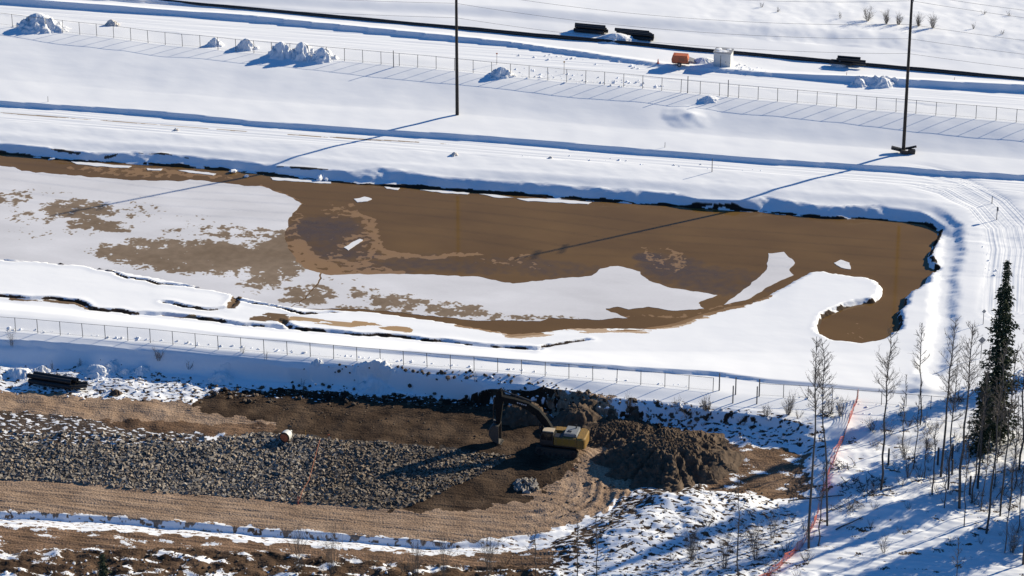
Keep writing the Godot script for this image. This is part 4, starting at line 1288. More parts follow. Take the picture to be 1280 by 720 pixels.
	box(st, Vector3(-8.15, 3.05, 0), Vector3(0.6, 0.16, 0.5), Basis(Vector3(0, 0, 1), -0.5))
	put(st, "linkage", M.dark_metal, o)
	st = begin()
	var outer := [Vector2(-7.55, 2.75), Vector2(-8.25, 2.8), Vector2(-8.75, 2.2), Vector2(-8.75, 1.4), Vector2(-8.3, 0.7), Vector2(-7.5, 0.35)]
	for k in outer.size() - 1:
		var d: Vector2 = (outer[k + 1] - outer[k]).normalized()
		var c: Vector2 = (outer[k] + outer[k + 1]) / 2
		box(st, Vector3(c.x, c.y, 0), Vector3(outer[k].distance_to(outer[k + 1]) + 0.04, 0.07, 1.5), Basis(Vector3(d.x, d.y, 0), Vector3(-d.y, d.x, 0), Vector3(0, 0, 1)))
	prism(st, PackedVector2Array(outer), -0.77, -0.71, 0.0)
	prism(st, PackedVector2Array(outer), 0.71, 0.77, 0.0)
	var bu := put(st, "bucket", M.bucket, o)
	for k in 5:
		st = begin()
		box(st, Vector3(-7.35, 0.28, -0.6 + 0.3 * k), Vector3(0.34, 0.1, 0.12), Basis(Vector3(0, 0, 1), -0.4))
		put(st, "tooth", M.bucket, bu)

func materials() -> void:
	M.galv = mat(Color(0.10, 0.10, 0.105), 0.6)
	M.net = mat(Color(0.3, 0.31, 0.33), 0.9)
	M.net.transparency = BaseMaterial3D.TRANSPARENCY_ALPHA
	M.net.albedo_color.a = 0.05
	M.pole = noise_mat(Color(0.018, 0.015, 0.013), Color(0.045, 0.037, 0.03), 0.05, 0.85)
	M.wire = mat(Color(0.06, 0.06, 0.065), 0.6)
	M.pipe = noise_mat(Color(0.008, 0.008, 0.009), Color(0.018, 0.018, 0.02), 0.03, 0.55)
	M.dark_metal = mat(Color(0.018, 0.018, 0.02), 0.5)
	M.glass_grey = mat(Color(0.3, 0.3, 0.3), 0.3)
	M.bark = noise_mat(Color(0.03, 0.027, 0.025), Color(0.12, 0.11, 0.1), 0.06, 0.95)
	M.twig = noise_mat(Color(0.075, 0.064, 0.055), Color(0.17, 0.145, 0.125), 0.05, 0.95)
	M.needle = noise_mat(Color(0.025, 0.038, 0.018), Color(0.09, 0.11, 0.052), 0.09, 0.85)
	M.snowheap = noise_mat(Color(0.84, 0.85, 0.87), Color(0.9, 0.9, 0.92), 0.05, 0.9, 4.0, 0.3)
	M.dirtysnow = noise_mat(Color(0.55, 0.47, 0.38), Color(0.88, 0.88, 0.9), 0.06, 0.9, 4.0, 0.3)
	M.floe = noise_mat(Color(0.72, 0.72, 0.74), Color(0.84, 0.84, 0.86), 0.05, 0.7)
	M.dirt = noise_mat(Color(0.045, 0.03, 0.02), Color(0.18, 0.122, 0.08), 0.03, 0.97, 12.0, 0.12)
	M.clod = mat(Color(1, 1, 1), 0.95)
	M.clod.vertex_color_use_as_albedo = true
	M.yellow = noise_mat(Color(0.12, 0.078, 0.035), Color(0.4, 0.22, 0.03), 0.02, 0.6)
	M.yellow_dark = mat(Color(0.26, 0.15, 0.02), 0.6)
	M.boom = noise_mat(Color(0.01, 0.01, 0.01), Color(0.022, 0.022, 0.022), 0.04, 0.75)
	M.bucket = noise_mat(Color(0.03, 0.028, 0.026), Color(0.12, 0.1, 0.085), 0.05, 0.6)
	M.track = noise_mat(Color(0.02, 0.018, 0.016), Color(0.1, 0.08, 0.06), 0.06, 0.8)
	M.hood = noise_mat(Color(0.14, 0.15, 0.16), Color(0.3, 0.31, 0.32), 0.03, 0.6)
	M.boom.metallic_specular = 0.2
	M.cab = mat(Color(0.03, 0.03, 0.032), 0.5)
	M.window = mat(Color(0.012, 0.015, 0.018), 0.08)
	M.roof_tan = noise_mat(Color(0.42, 0.34, 0.24), Color(0.55, 0.45, 0.33), 0.04, 0.7)
	M.letter = mat(Color(0.4, 0.4, 0.42), 0.6)
	M.orange = noise_mat(Color(0.42, 0.1, 0.04), Color(0.55, 0.16, 0.07), 0.04, 0.7)
	M.orange_net = mat(Color(0.62, 0.17, 0.12), 0.7)
	M.orange_net.backlight_enabled = true
	M.orange_net.backlight = Color(0.35, 0.1, 0.06)
	M.white_paint = noise_mat(Color(0.6, 0.6, 0.58), Color(0.75, 0.74, 0.7), 0.03, 0.6)
	M.wood = noise_mat(Color(0.22, 0.17, 0.12), Color(0.34, 0.27, 0.2), 0.05, 0.9)
	M.rust = noise_mat(Color(0.25, 0.08, 0.04), Color(0.4, 0.15, 0.08), 0.05, 0.8)
	M.grey_metal = mat(Color(0.3, 0.3, 0.31), 0.5)
	M.ochre = mat(Color(0.5, 0.28, 0.08), 0.8)
	M.snow_cap = noise_mat(Color(0.84, 0.85, 0.87), Color(0.9, 0.9, 0.92), 0.05, 0.9)

func _ready() -> void:
	rng.seed = 4242
	# ---- camera, sky, sun
	var cam := Camera3D.new()
	cam.name = "camera"
	cam.position = Vector3(0, 170.0, 385.0)
	cam.rotation_degrees = Vector3(-24.200, 0, 0)
	cam.fov = 10.824
	cam.near = 5.0
	cam.far = 3000.0
	add_child(cam)
	cam.current = true
	var we := WorldEnvironment.new()
	we.name = "world_environment"
	var env := Environment.new()
	env.background_mode = Environment.BG_SKY
	var sm := ProceduralSkyMaterial.new()
	sm.sky_top_color = Color(0.15, 0.325, 0.53)
	sm.sky_horizon_color = Color(0.33, 0.5, 0.67)
	sm.sky_curve = 0.12
	sm.ground_bottom_color = Color(0.5, 0.52, 0.56)
	sm.ground_horizon_color = Color(0.6, 0.68, 0.8)
	sm.sun_angle_max = 8.0
	sm.energy_multiplier = 1.0
	env.sky = Sky.new()
	env.sky.sky_material = sm
	env.tonemap_mode = Environment.TONE_MAPPER_LINEAR
	env.tonemap_exposure = 1.32
	env.sdfgi_enabled = true
	env.ssao_enabled = true
	env.ssil_enabled = true
	we.environment = env
	add_child(we)
	var sun := DirectionalLight3D.new()
	sun.name = "sun"
	sun.light_energy = 1.6
	sun.light_color = Color(1.0, 0.955, 0.855)
	sun.light_angular_distance = 0.53
	sun.shadow_enabled = true
	add_child(sun)
	sun.look_at_from_position(Vector3(0.82, 0.438, -0.45) * 100.0, Vector3.ZERO)

	# ---- ground and pond
	materials()
	setup_terrain()
	mound(Vector3(19.85, -1.35, 68.28), 12.0, 8.0, 2.3, 0.25)
	mound(Vector3(12.12, -1.95, 74.01), 10.0, 6.0, 1.2, 0.25)
	mound(Vector3(27.02, -1.2, 66.97), 7.0, 5.0, 1.2, 0.3)
	mound(Vector3(2.02, -1.5, 40.88), 7.0, 3.6, 0.6, 0.5)
	mound(Vector3(9.04, -1.35, 43.43), 6.0, 3.2, 0.6, 0.5)
	mound(Vector3(43.06, 0, 62.76), 9.0, 5.0, 0.8, 0.3)
	mound(Vector3(45.94, 0, 70.78), 12.0, 6.0, 1.1, 0.3)
	mound(Vector3(27.37, 3.8, -47.13), 4.5, 3.5, 0.7, 0.3)
	mound(Vector3(51.57, 1.6, 39.4), 3.0, 5.0, 0.6, 0.4)
	var fr := paint_front()
	var fm := StandardMaterial3D.new()
	fm.albedo_texture = ImageTexture.create_from_image(fr[1])
	fm.roughness = 0.95
	fm.metallic_specular = 0.15
	fm.heightmap_enabled = true
	fm.heightmap_texture = ImageTexture.create_from_image(fr[2])
	fm.heightmap_scale = 14.0
	var bk := paint_back()
	var bm := StandardMaterial3D.new()
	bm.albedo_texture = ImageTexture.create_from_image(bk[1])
	bm.roughness = 0.85
	bm.metallic_specular = 0.2
	bm.heightmap_enabled = true
	bm.heightmap_texture = ImageTexture.create_from_image(bk[2])
	bm.heightmap_scale = 10.0
	bm.texture_repeat = false
	fm.texture_repeat = false
	var seam := -38.0
	var ub := PackedFloat32Array([-420, -260, -180, -140, -120])
	ub.append_array(steps(-108, 82, 0.45))
	ub.append_array(PackedFloat32Array([95, 115, 150, 240, 420]))
	var vb := steps(seam, 64, 0.26)
	vb.append_array(steps(64.4, 117, 0.34))
	vb.append_array(PackedFloat32Array([122, 132, 150, 200, 300, 420]))
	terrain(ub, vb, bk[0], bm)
	var uf := PackedFloat32Array([-420, -240, -150, -100, -78])
	uf.append_array(steps(-66, 77, 0.225))
	uf.append_array(PackedFloat32Array([85, 100, 140, 240, 420]))
	var vf := PackedFloat32Array([-420, -240, -150, -115, -102])
	vf.append_array(steps(-97, seam, 0.22))
	terrain(uf, vf, fr[0], fm)
	make_pond()
	print("terrain ", Time.get_ticks_msec())

	build_far_side()
	build_near_side()
	build_trees()
	print("done ", Time.get_ticks_msec())

func mound(p: Vector3, ru: float, rv: float, tall: float, rough: float) -> void:
	var q := to_uv(p.x, p.z)
	mounds.append([q.x, q.y, ru, rv, tall, rough])

func build_far_side() -> void:
	# utility poles and wires
	var p1: Vector3 = Vector3(-8.39, 3.4, -50.39)
	var p2: Vector3 = Vector3(58.08, 3.2, -34.82)
	var al := (p2 - p1) * Vector3(1, 0, 1)
	var dir := al.normalized()
	var ps := [p1 - al * 1.5, p1, p2, p2 + al * 1.2]
	var labels := ["dark wooden utility pole past the left edge of the view", "dark wooden utility pole rising from smooth snow, left of the two", "dark wooden utility pole with black blocks around its foot", "dark wooden utility pole past the right edge of the view"]
	for k in 4:
		ps[k] = on(ps[k], -0.1)
		utility_pole(ps[k], dir, labels[k])
	var side := Vector3(-dir.z, 0, dir.x)
	var hts := [15.9, 18.2, 20.4, 24.4, 24.4]
	var offs := [0.4, 0.4, 0.4, -1.5, 1.5]
	var which := ["lowest", "second lowest", "middle", "far upper", "near upper"]
	var spans := ["left of the left utility pole", "between the two utility poles", "right of the right utility pole"]
	for k in 3:
		for j in 5:
			var up: Vector3 = Vector3.UP * hts[j] + side * offs[j]
			wire(ps[k] + up, ps[k + 1] + up, 1.4 + 0.15 * j, "%s overhead wire of the span %s" % [which[j], spans[k]])
	# crib blocks at the foot of the right pole
	var f: Vector3 = ps[2]
	for b in [[Vector3(-1.0, 0.62, -0.2), Vector3(1.2, 0.34, 0.5), 0.25, "black timber block leaning on the left of the right pole's foot"], [Vector3(1.0, 0.75, -0.3), Vector3(1.5, 0.2, 0.3), -0.22, "thin black timber leaning on the right of the right pole's foot"], [Vector3(1.2, 0.3, 0.1), Vector3(0.8, 0.5, 0.6), 0.1, "squat black block in the snow right of the right pole's foot"], [Vector3(0.1, 0.35, 0.45), Vector3(1.0, 0.4, 0.3), 0.3, "black block in front of the right pole's foot"]]:
		var st := begin()
		var sz: Vector3 = b[1]
		prism(st, PackedVector2Array([Vector2(-sz.x / 2, -sz.y / 2), Vector2(sz.x / 2, -sz.y / 2), Vector2(sz.x / 2, sz.y / 2), Vector2(-sz.x / 2, sz.y / 2)]), -sz.z / 2, sz.z / 2, 0.04)
		var o := put(st, "timber_block", M.pipe)
		o.scale = Vector3.ONE * 1.3
		o.position = Vector3(f.x, ground(f.x, f.z), f.z) + b[0]
		o.rotation.z = -b[2]
		tag(o, b[3], "block", "blocks around the pole foot")
	# pipeline
	var st := begin()
	var a: Vector3 = Vector3(-94.75, 6.2, -105.27)
	var b2: Vector3 = Vector3(95.89, 6.2, -53.55)
	var n := 60
	var org := on(a)
	for k in n:
		var p := a.lerp(b2, float(k) / n)
		var q := a.lerp(b2, float(k + 1) / n)
		p.y = 6.42 + nz.get_noise_2d(k * 5.0, 3.0) * 0.1 - org.y
		q.y = 6.42 + nz.get_noise_2d(k * 5.0 + 5.0, 3.0) * 0.1 - org.y
		tube(st, Vector3(p.x - org.x, p.y, p.z - org.z), Vector3(q.x - org.x, q.y, q.z - org.z), 0.31, 0.31, 14, true)
	var pl := put(st, "pipeline", M.pipe)
	pl.position = org
	tag(pl, "long black pipeline lying across the snow at the far side", "pipeline")
	var pd := (b2 - a).normalized()
	var back := Vector3(pd.z, 0, -pd.x)
	# pipe stacks along it
	var ga := "black pipes stacked behind the pipeline"
	var c1: Vector3 = Vector3(12.51, 6.4, -78.76)
	for k in 3: pipe(c1 + back * (0.5 + k * 0.62), pd, 5.0, 0.3, 0.1, "black pipe at the %s of the bottom row in the left bundle behind the pipeline" % ["front", "middle", "back"][k], ga)
	for k in 2: pipe(c1 + back * (0.8 + k * 0.62), pd, 5.0, 0.3, 0.62, "black pipe at the %s of the top row in the left bundle behind the pipeline" % ["front", "back"][k], ga)
	var c2: Vector3 = Vector3(19.5, 6.4, -76.07)
	for k in 4: pipe(c2 + back * (0.3 + k * 0.6) + pd * (0.5 - k * 0.25), pd, 5.6, 0.28, 0.1, "black pipe %s in the bottom row of the right bundle behind the pipeline" % ["foremost", "second", "third", "rearmost"][k], ga)
	for k in 3: pipe(c2 + back * (0.6 + k * 0.6) + pd * (0.2 - k * 0.3), pd, 5.6, 0.28, 0.58, "black pipe %s in the top row of the right bundle behind the pipeline" % ["foremost", "second", "rearmost"][k], ga)
	heap("snow_heap", Vector3(16.68, 6.4, -76.07), 4.2, 1.9, 1.25, 90, 0.15, M.snowheap, "smooth snow cap drifted over the stacked pipes behind the pipeline", "snow heap")
	var c3: Vector3 = Vector3(52.97, 6.3, -64.38)
	var gb := "short black pipes stacked over the pipeline"
	for q in [[-0.9, 0.1, -0.6, "front left"], [-0.9, 0.1, 0.0, "rear left"], [0.9, 0.15, -0.4, "front right"], [0.7, 0.1, 0.5, "rear right"], [0.0, 0.65, 0.3, "upper rear"], [-0.4, 0.6, -0.5, "upper front"]]:
		pipe(c3 + pd * q[0] * 1.2 + back * q[2] * 1.4, pd.rotated(Vector3.UP, 0.03), 3.6, 0.24, q[1] + 0.35, "%s short black pipe in the stack across the pipeline left of the right pole" % q[3], gb)
	heap("snow_heap", Vector3(51.47, 6.5, -64.56), 1.3, 1.0, 0.8, 91, 0.1, M.snowheap, "small snow cap between the short pipes left of the right pole", "snow heap")
	# white hut, orange trailer box, sheet
	hut(Vector3(33.2, 6.1, -65.29))
	trailer(Vector3(26.39, 6, -64.83))
	st = begin()
	prism(st, PackedVector2Array([Vector2(-1.5, 0), Vector2(1.5, 0), Vector2(1.5, 0.05), Vector2(-1.5, 0.05)]), -0.5, 0.5, 0.01)
	var shp := put(st, "metal_ramp", M.grey_metal)
	shp.position = on(Vector3(28.12, 6.1, -66.76), 0.45)
	shp.rotation = Vector3(0.2, -0.3, -0.28)
	tag(shp, "grey metal ramp lying on the snow between the orange trailer box and the white hut", "ramp")
	heap("snow_heap", Vector3(30.14, 6, -66.67), 2.4, 1.2, 0.75, 92, 0.12, M.snowheap, "blue-shaded snow drift between the orange box and the white hut", "snow heap")
	cone(Vector3(22.96, 5.9, -65.47), "small orange traffic cone left of the orange trailer box")
	stake(Vector3(8.13, 5.7, -62.38), 2.1, M.ochre, "orange-tipped marker stake by the rear fence, above its middle", true)
	stake(Vector3(-2.4, 5.8, -66.48), 1.9, M.orange, "thin red-tipped marker stake behind the snow heap in the rear fence", true)
	stake(Vector3(51.95, 6.1, -59.13), 0.5, M.rust, "tiny rust-red marker below the short pipe stack", false)
	stake(Vector3(68.57, 6.2, -57.97), 0.4, M.rust, "tiny rust-red marker below the pipeline at the right", false)
	stake(Vector3(-71.99, 3.1, -57.07), 0.9, M.galv, "thin grey stake beside the road at the left edge", false)
	stake(Vector3(22.82, 3.1, -37.66), 0.8, M.galv, "thin grey stake on the plough bank in mid picture", false)
	post("marker_post", Vector3(29.42, 2.3, -29.92), 2.1, 0.06, M.galv, "grey marker post on the pond side of the road, casting a long shadow", "post")
	sign_post(Vector3(69.06, 2, -19), 1.1, "short marker post at the road bend, farther one", 0.0)
	sign_post(Vector3(68.99, 1.9, -13.76), 2.0, "taller marker post at the road bend with a thin plate", 0.18)
	# fences
	fence("chain_link_fence", [-73.09, -82, -51.63, -74.88, -24.53, -67.96, 4.24, -60.13, 22.34, -55.33, 40.7, -50.27, 55.82, -46.67, 74.03, -41.79], 3.02, 2.1, "long grey chain-link fence on the dyke behind the pond, far side", -36.0, 178.0)
	var k2 := 0
	for q in [Vector3(-18.64, 5.6, -65.75), Vector3(27.03, 5.6, -54.1), Vector3(33.13, 5.6, -52.35)]:
		post("fence_end_post", q, 2.75, 0.07, M.galv, ["tall dark end post in the rear fence left of the left pole", "tall dark gate post in the rear fence below the orange box", "tall dark gate post in the rear fence below the white hut"][k2], "post", "tall posts in the rear fence")
		k2 += 1
	# snow heaps by the rear fence and road
	var gs := "snow heaps along the rear road"
	heap("snow_heap", Vector3(-77.18, 5.8, -84.36), 4.2, 2.6, 2.5, 11, 0.55, M.snowheap, "tall jagged snow heap at the left end of the rear fence", "snow heap", gs)
	heap("snow_heap", Vector3(-74.15, 5.8, -83.19), 2.4, 1.6, 0.9, 12, 0.3, M.snowheap, "low snow heap on the right flank of the tall jagged one", "snow heap", gs)
	heap("snow_heap", Vector3(-65.41, 5.8, -85.15), 1.3, 0.9, 1.0, 13, 0.5, M.dirtysnow, "small yellowish snow lump on the rear road behind the fence", "snow heap", gs)
	heap("snow_heap", Vector3(-47.61, 5.7, -75.74), 1.5, 1.0, 1.3, 14, 0.35, M.snowheap, "small pointed snow heap at the fence, left of two larger ones", "snow heap", gs)
	heap("snow_heap", Vector3(-42.48, 5.7, -74.23), 2.2, 1.3, 1.7, 15, 0.4, M.snowheap, "rounded snow heap at the fence next to the widest one", "snow heap", gs)
	heap("snow_heap", Vector3(-36.62, 5.7, -70.84), 2.4, 1.7, 2.4, 16, 0.5, M.snowheap, "left peak of the widest snow heap at the rear fence", "snow heap", gs)
	heap("snow_heap", Vector3(-33.26, 5.7, -70.09), 2.6, 1.7, 2.6, 17, 0.5, M.snowheap, "middle peak of the widest snow heap at the rear fence", "snow heap", gs)
	heap("snow_heap", Vector3(-29.92, 5.7, -69.35), 2.4, 1.5, 2.0, 18, 0.45, M.snowheap, "right flank of the widest snow heap at the rear fence", "snow heap", gs)
	heap("snow_heap", Vector3(-1.62, 5.7, -61.65), 2.2, 1.3, 1.5, 19, 0.5, M.snowheap, "snow heap in the rear fence just right of the left pole", "snow heap", gs)
	heap("snow_heap", Vector3(53.83, 5.9, -56.82), 1.6, 1.3, 1.0, 20, 0.35, M.snowheap, "left of two white snow heaps by the windrow near the right pole", "snow heap", gs)
	heap("snow_heap", Vector3(57.26, 5.9, -56.47), 2.4, 1.4, 1.4, 21, 0.35, M.snowheap, "right of two white snow heaps by the windrow near the right pole", "snow heap", gs)
	heap("snow_heap", Vector3(30.14, 5.5, -51.58), 1.6, 1.1, 0.7, 22, 0.2, M.snowheap, "low snow heap in the gateway of the rear fence", "snow heap", gs)
	for q in [[Vector3(-8.59, 2.3, -36.76), 0.6, 0.5, "small dark-sided snow lump on the road shoulder below the left pole"], [Vector3(5.71, 2.2, -35.4), 0.4, 0.35, "tiny snow lump on the road shoulder in mid picture"], [Vector3(-51.15, 2.3, -46.97), 0.45, 0.4, "tiny snow lump on the road at the left"]]:
		heap("snow_lump", q[0], q[1], q[1] * 0.8, q[2], int(q[1] * 100), 0.6, M.dirtysnow, q[3], "snow lump", "snow lumps on the road")
	# broken ice at the foot of the far bank
	var ib := [[Vector3(-29.96, 0.1, -33.94), 1.5, 0.9, 0.5, "flat slab of the tumbled ice below the far bank"], [Vector3(-28.44, 0.1, -32.36), 1.3, 0.9, 0.9, "largest block of the tumbled ice below the far bank"], [Vector3(-27.48, 0.1, -32.05), 0.7, 0.7, 0.6, "small right block of the tumbled ice below the far bank"], [Vector3(-41.49, 0.1, -35.36), 1.1, 0.8, 0.6, "white ice block at the foot of the blue bank where the pole shadow meets it"], [Vector3(-39.44, 0, -33.55), 0.9, 0.6, 0.4, "small white ice block in the water under the blue bank"], [Vector3(-69.27, 0.1, -40.5), 1.0, 0.5, 0.3, "low ice block at the foot of the blue bank, leftmost"]]
	for k in ib.size():
		var mi := MeshInstance3D.new()
		mi.mesh = stone_mesh(300 + k, 0.8)
		mi.material_override = M.snowheap
		mi.name = numbered("ice_block")
		add_child(mi)
		var p: Vector3 = ib[k][0]
		mi.transform = Transform3D(Basis.from_euler(Vector3(0.1, k * 1.3, 0.15)).scaled_local(Vector3(ib[k][1], ib[k][3], ib[k][2]) * 1.3), Vector3(p.x, ib[k][3] * 0.3, p.z))
		tag(mi, ib[k][4], "ice block", "ice blocks by the far bank")
	# crumbs thrown up along the road edges
	var places := []
	for pr in [[[0, -69.91, 15.1, -65.47, 23.77, -62.56, 23.87, -64.74, 15.18, -68.42, 0, -72.91], 0.05], [[0, -65.29, 14.97, -60.93, 23.57, -58.07, 23.44, -55.24, 9.93, -58.07, 0, -60.93], 0.14], [[35.24, -65.66, 40.1, -63.46, 39.88, -60.57, 34.95, -61.29], 0.2], [[0, -37.73, 37.74, -31.02, 37.62, -29.45, 0, -36.12], 0.06], [[-69.48, 22.14, -35.27, 28.54, 0, 35.23, 22.22, 39.89, 22.2, 40.35, 0, 35.7, -35.22, 29.15, -69.36, 22.89], 0.3], [[32.2, 41.49, 51.99, 44.22, 51.86, 53.04, 41.54, 48.68], 0.06], [[65.39, -5.18, 67.98, -3.77, 66.37, 7.2, 64.77, 3.15], 0.05]]:
		places.append_array(strew(uvs(pr[0]), 0.4, pr[1], 0.12, 0.45, [Color(0.86, 0.87, 0.9)], 0.2))
	scatter("snow_crumbs", stone_mesh(5), places, M.clod, "white snow crumbs thrown along the road edges", "snow crumbs")

func hut(base: Vector3) -> void:
	var o := thing("white_hut", on(base, -0.1), -0.26, "small white hut with snow on its flat roof beside the pipeline", "hut")
	var st := begin()
	prism(st, PackedVector2Array([Vector2(-1.35, 0), Vector2(1.35, 0), Vector2(1.35, 2.35), Vector2(-1.35, 2.35)]), -1.1, 1.1, 0.03)
	put(st, "wall", M.white_paint, o)
	st = begin()
	prism(st, PackedVector2Array([Vector2(-1.45, 2.36), Vector2(1.45, 2.36), Vector2(1.45, 2.48), Vector2(-1.45, 2.48)]), -1.2, 1.2, 0.02)
	var rf := put(st, "roof", M.grey_metal, o)
	for q in [[-0.75, -0.4, 0.5, 0.6], [0.2, 0.3, 0.75, 0.5], [0.8, -0.6, 0.4, 0.35], [-0.6, 0.7, 0.5, 0.3]]:
		st = begin()
		var pts := PackedVector2Array()
		for k in 12: pts.append(Vector2(q[0], q[1]) + Vector2(cos(TAU * k / 12) * q[2], sin(TAU * k / 12) * q[3]) * rng.randf_range(0.7, 1.15))
		for k in 12:
			var e := pts[k]
			var f := pts[(k + 1) % 12]
			tri(st, Vector3(q[0], 2.6, q[1]), Vector3(e.x, 2.52, e.y), Vector3(f.x, 2.52, f.y), Vector3.UP)
			quad(st, Vector3(e.x, 2.52, e.y), Vector3(f.x, 2.52, f.y), Vector3(f.x, 2.482, f.y), Vector3(e.x, 2.482, e.y), Vector3(e.x - q[0], 0, e.y - q[1]))
		put(st, "snow_patch", M.snow_cap, rf)
	st = begin()
	box(st, Vector3(0.25, 1.05, 1.115), Vector3(0.85, 2.0, 0.03))
	var dr := put(st, "door", M.white_paint, o)
	st = begin()
	box(st, Vector3(-0.2, 1.05, 1.12), Vector3(0.07, 2.0, 0.03))
	put(st, "door_gap", M.dark_metal, dr)
	st = begin()
	box(st, Vector3(0.6, 1.0, 1.16), Vector3(0.05, 0.16, 0.06))
	put(st, "handle", M.dark_metal, dr)
	st = begin()
	for x in [-1.1, 0.0, 1.1]: box(st, Vector3(x, 0.02, 0), Vector3(0.18, 0.2, 2.5))
	put(st, "skids", M.wood, o)

func trailer(base: Vector3) -> void:
	var o := thing("orange_trailer", on(base), -0.2, "orange box trailer on two wheels beside the far road", "trailer")
	var st := begin()
	prism(st, PackedVector2Array([Vector2(-1.2, 0.55), Vector2(1.2, 0.55), Vector2(1.35, 1.1), Vector2(1.2, 1.75), Vector2(-1.1, 1.75), Vector2(-1.3, 1.1)]), -0.75, 0.75, 0.06)
	put(st, "body", M.orange, o)
	st = begin()
	box(st, Vector3(0.2, 0.45, 0), Vector3(2.6, 0.14, 1.1))
	tube(st, Vector3(1.4, 0.45, 0), Vector3(2.3, 0.35, 0), 0.05, 0.05, 8)
	put(st, "chassis", M.dark_metal, o)
	for z in [-0.8, 0.8]:
		st = begin()
		tube(st, Vector3(0, 0.33, z - 0.1), Vector3(0, 0.33, z + 0.1), 0.34, 0.34, 18)
		var wl := put(st, "wheel", M.dark_metal, o)
		st = begin()
		tube(st, Vector3(0, 0.33, z + signf(z) * 0.1), Vector3(0, 0.33, z + signf(z) * 0.12), 0.18, 0.16, 12)
		put(st, "rim", M.grey_metal, wl)
	st = begin()
	box(st, Vector3(0.3, 1.15, 0.755), Vector3(0.9, 0.5, 0.03))
	put(st, "access_panel", M.rust, o)
	st = begin()
	tube(st, Vector3(-0.8, 1.75, 0.3), Vector3(-0.8, 2.0, 0.3), 0.05, 0.05, 8)
	put(st, "exhaust_pipe", M.dark_metal, o)

func cone(base: Vector3, label: String) -> void:
	var o := thing("traffic_cone", on(base), 0.0, label, "cone")
	var st := begin()
	box(st, Vector3(0, 0.03, 0), Vector3(0.4, 0.06, 0.4))
	put(st, "base", M.orange_net, o)
	st = begin()
	tube(st, Vector3(0, 0.06, 0), Vector3(0, 0.75, 0), 0.16, 0.04, 14)
	put(st, "body", M.orange_net, o)

func stake(base: Vector3, tall: float, m: Material, label: String, tip: bool) -> void:
	var o := thing("marker_stake", on(base), 0.0, label, "stake")
	var st := begin()
	tube(st, Vector3.DOWN * 0.2, Vector3(0.02, tall, 0), 0.045, 0.035, 6)
	put(st, "rod", m if not tip else M.wood, o)
	if tip:
		st = begin()
		box(st, Vector3(0.02, tall - 0.1, 0), Vector3(0.26, 0.2, 0.08))
		put(st, "flag", m, o)

func sign_post(base: Vector3, tall: float, label: String, plate: float) -> void:
	var o := thing("marker_post", on(base), 0.4, label, "post")
	var st := begin()
	tube(st, Vector3.DOWN * 0.2, Vector3.UP * tall, 0.06, 0.055, 8)
	put(st, "rod", M.galv, o)
	if plate > 0.0:
		st = begin()
		box(st, Vector3(0.065, tall - 0.35, 0), Vector3(0.03, 0.6, 0.45))
		put(st, "plate", M.grey_metal, o)

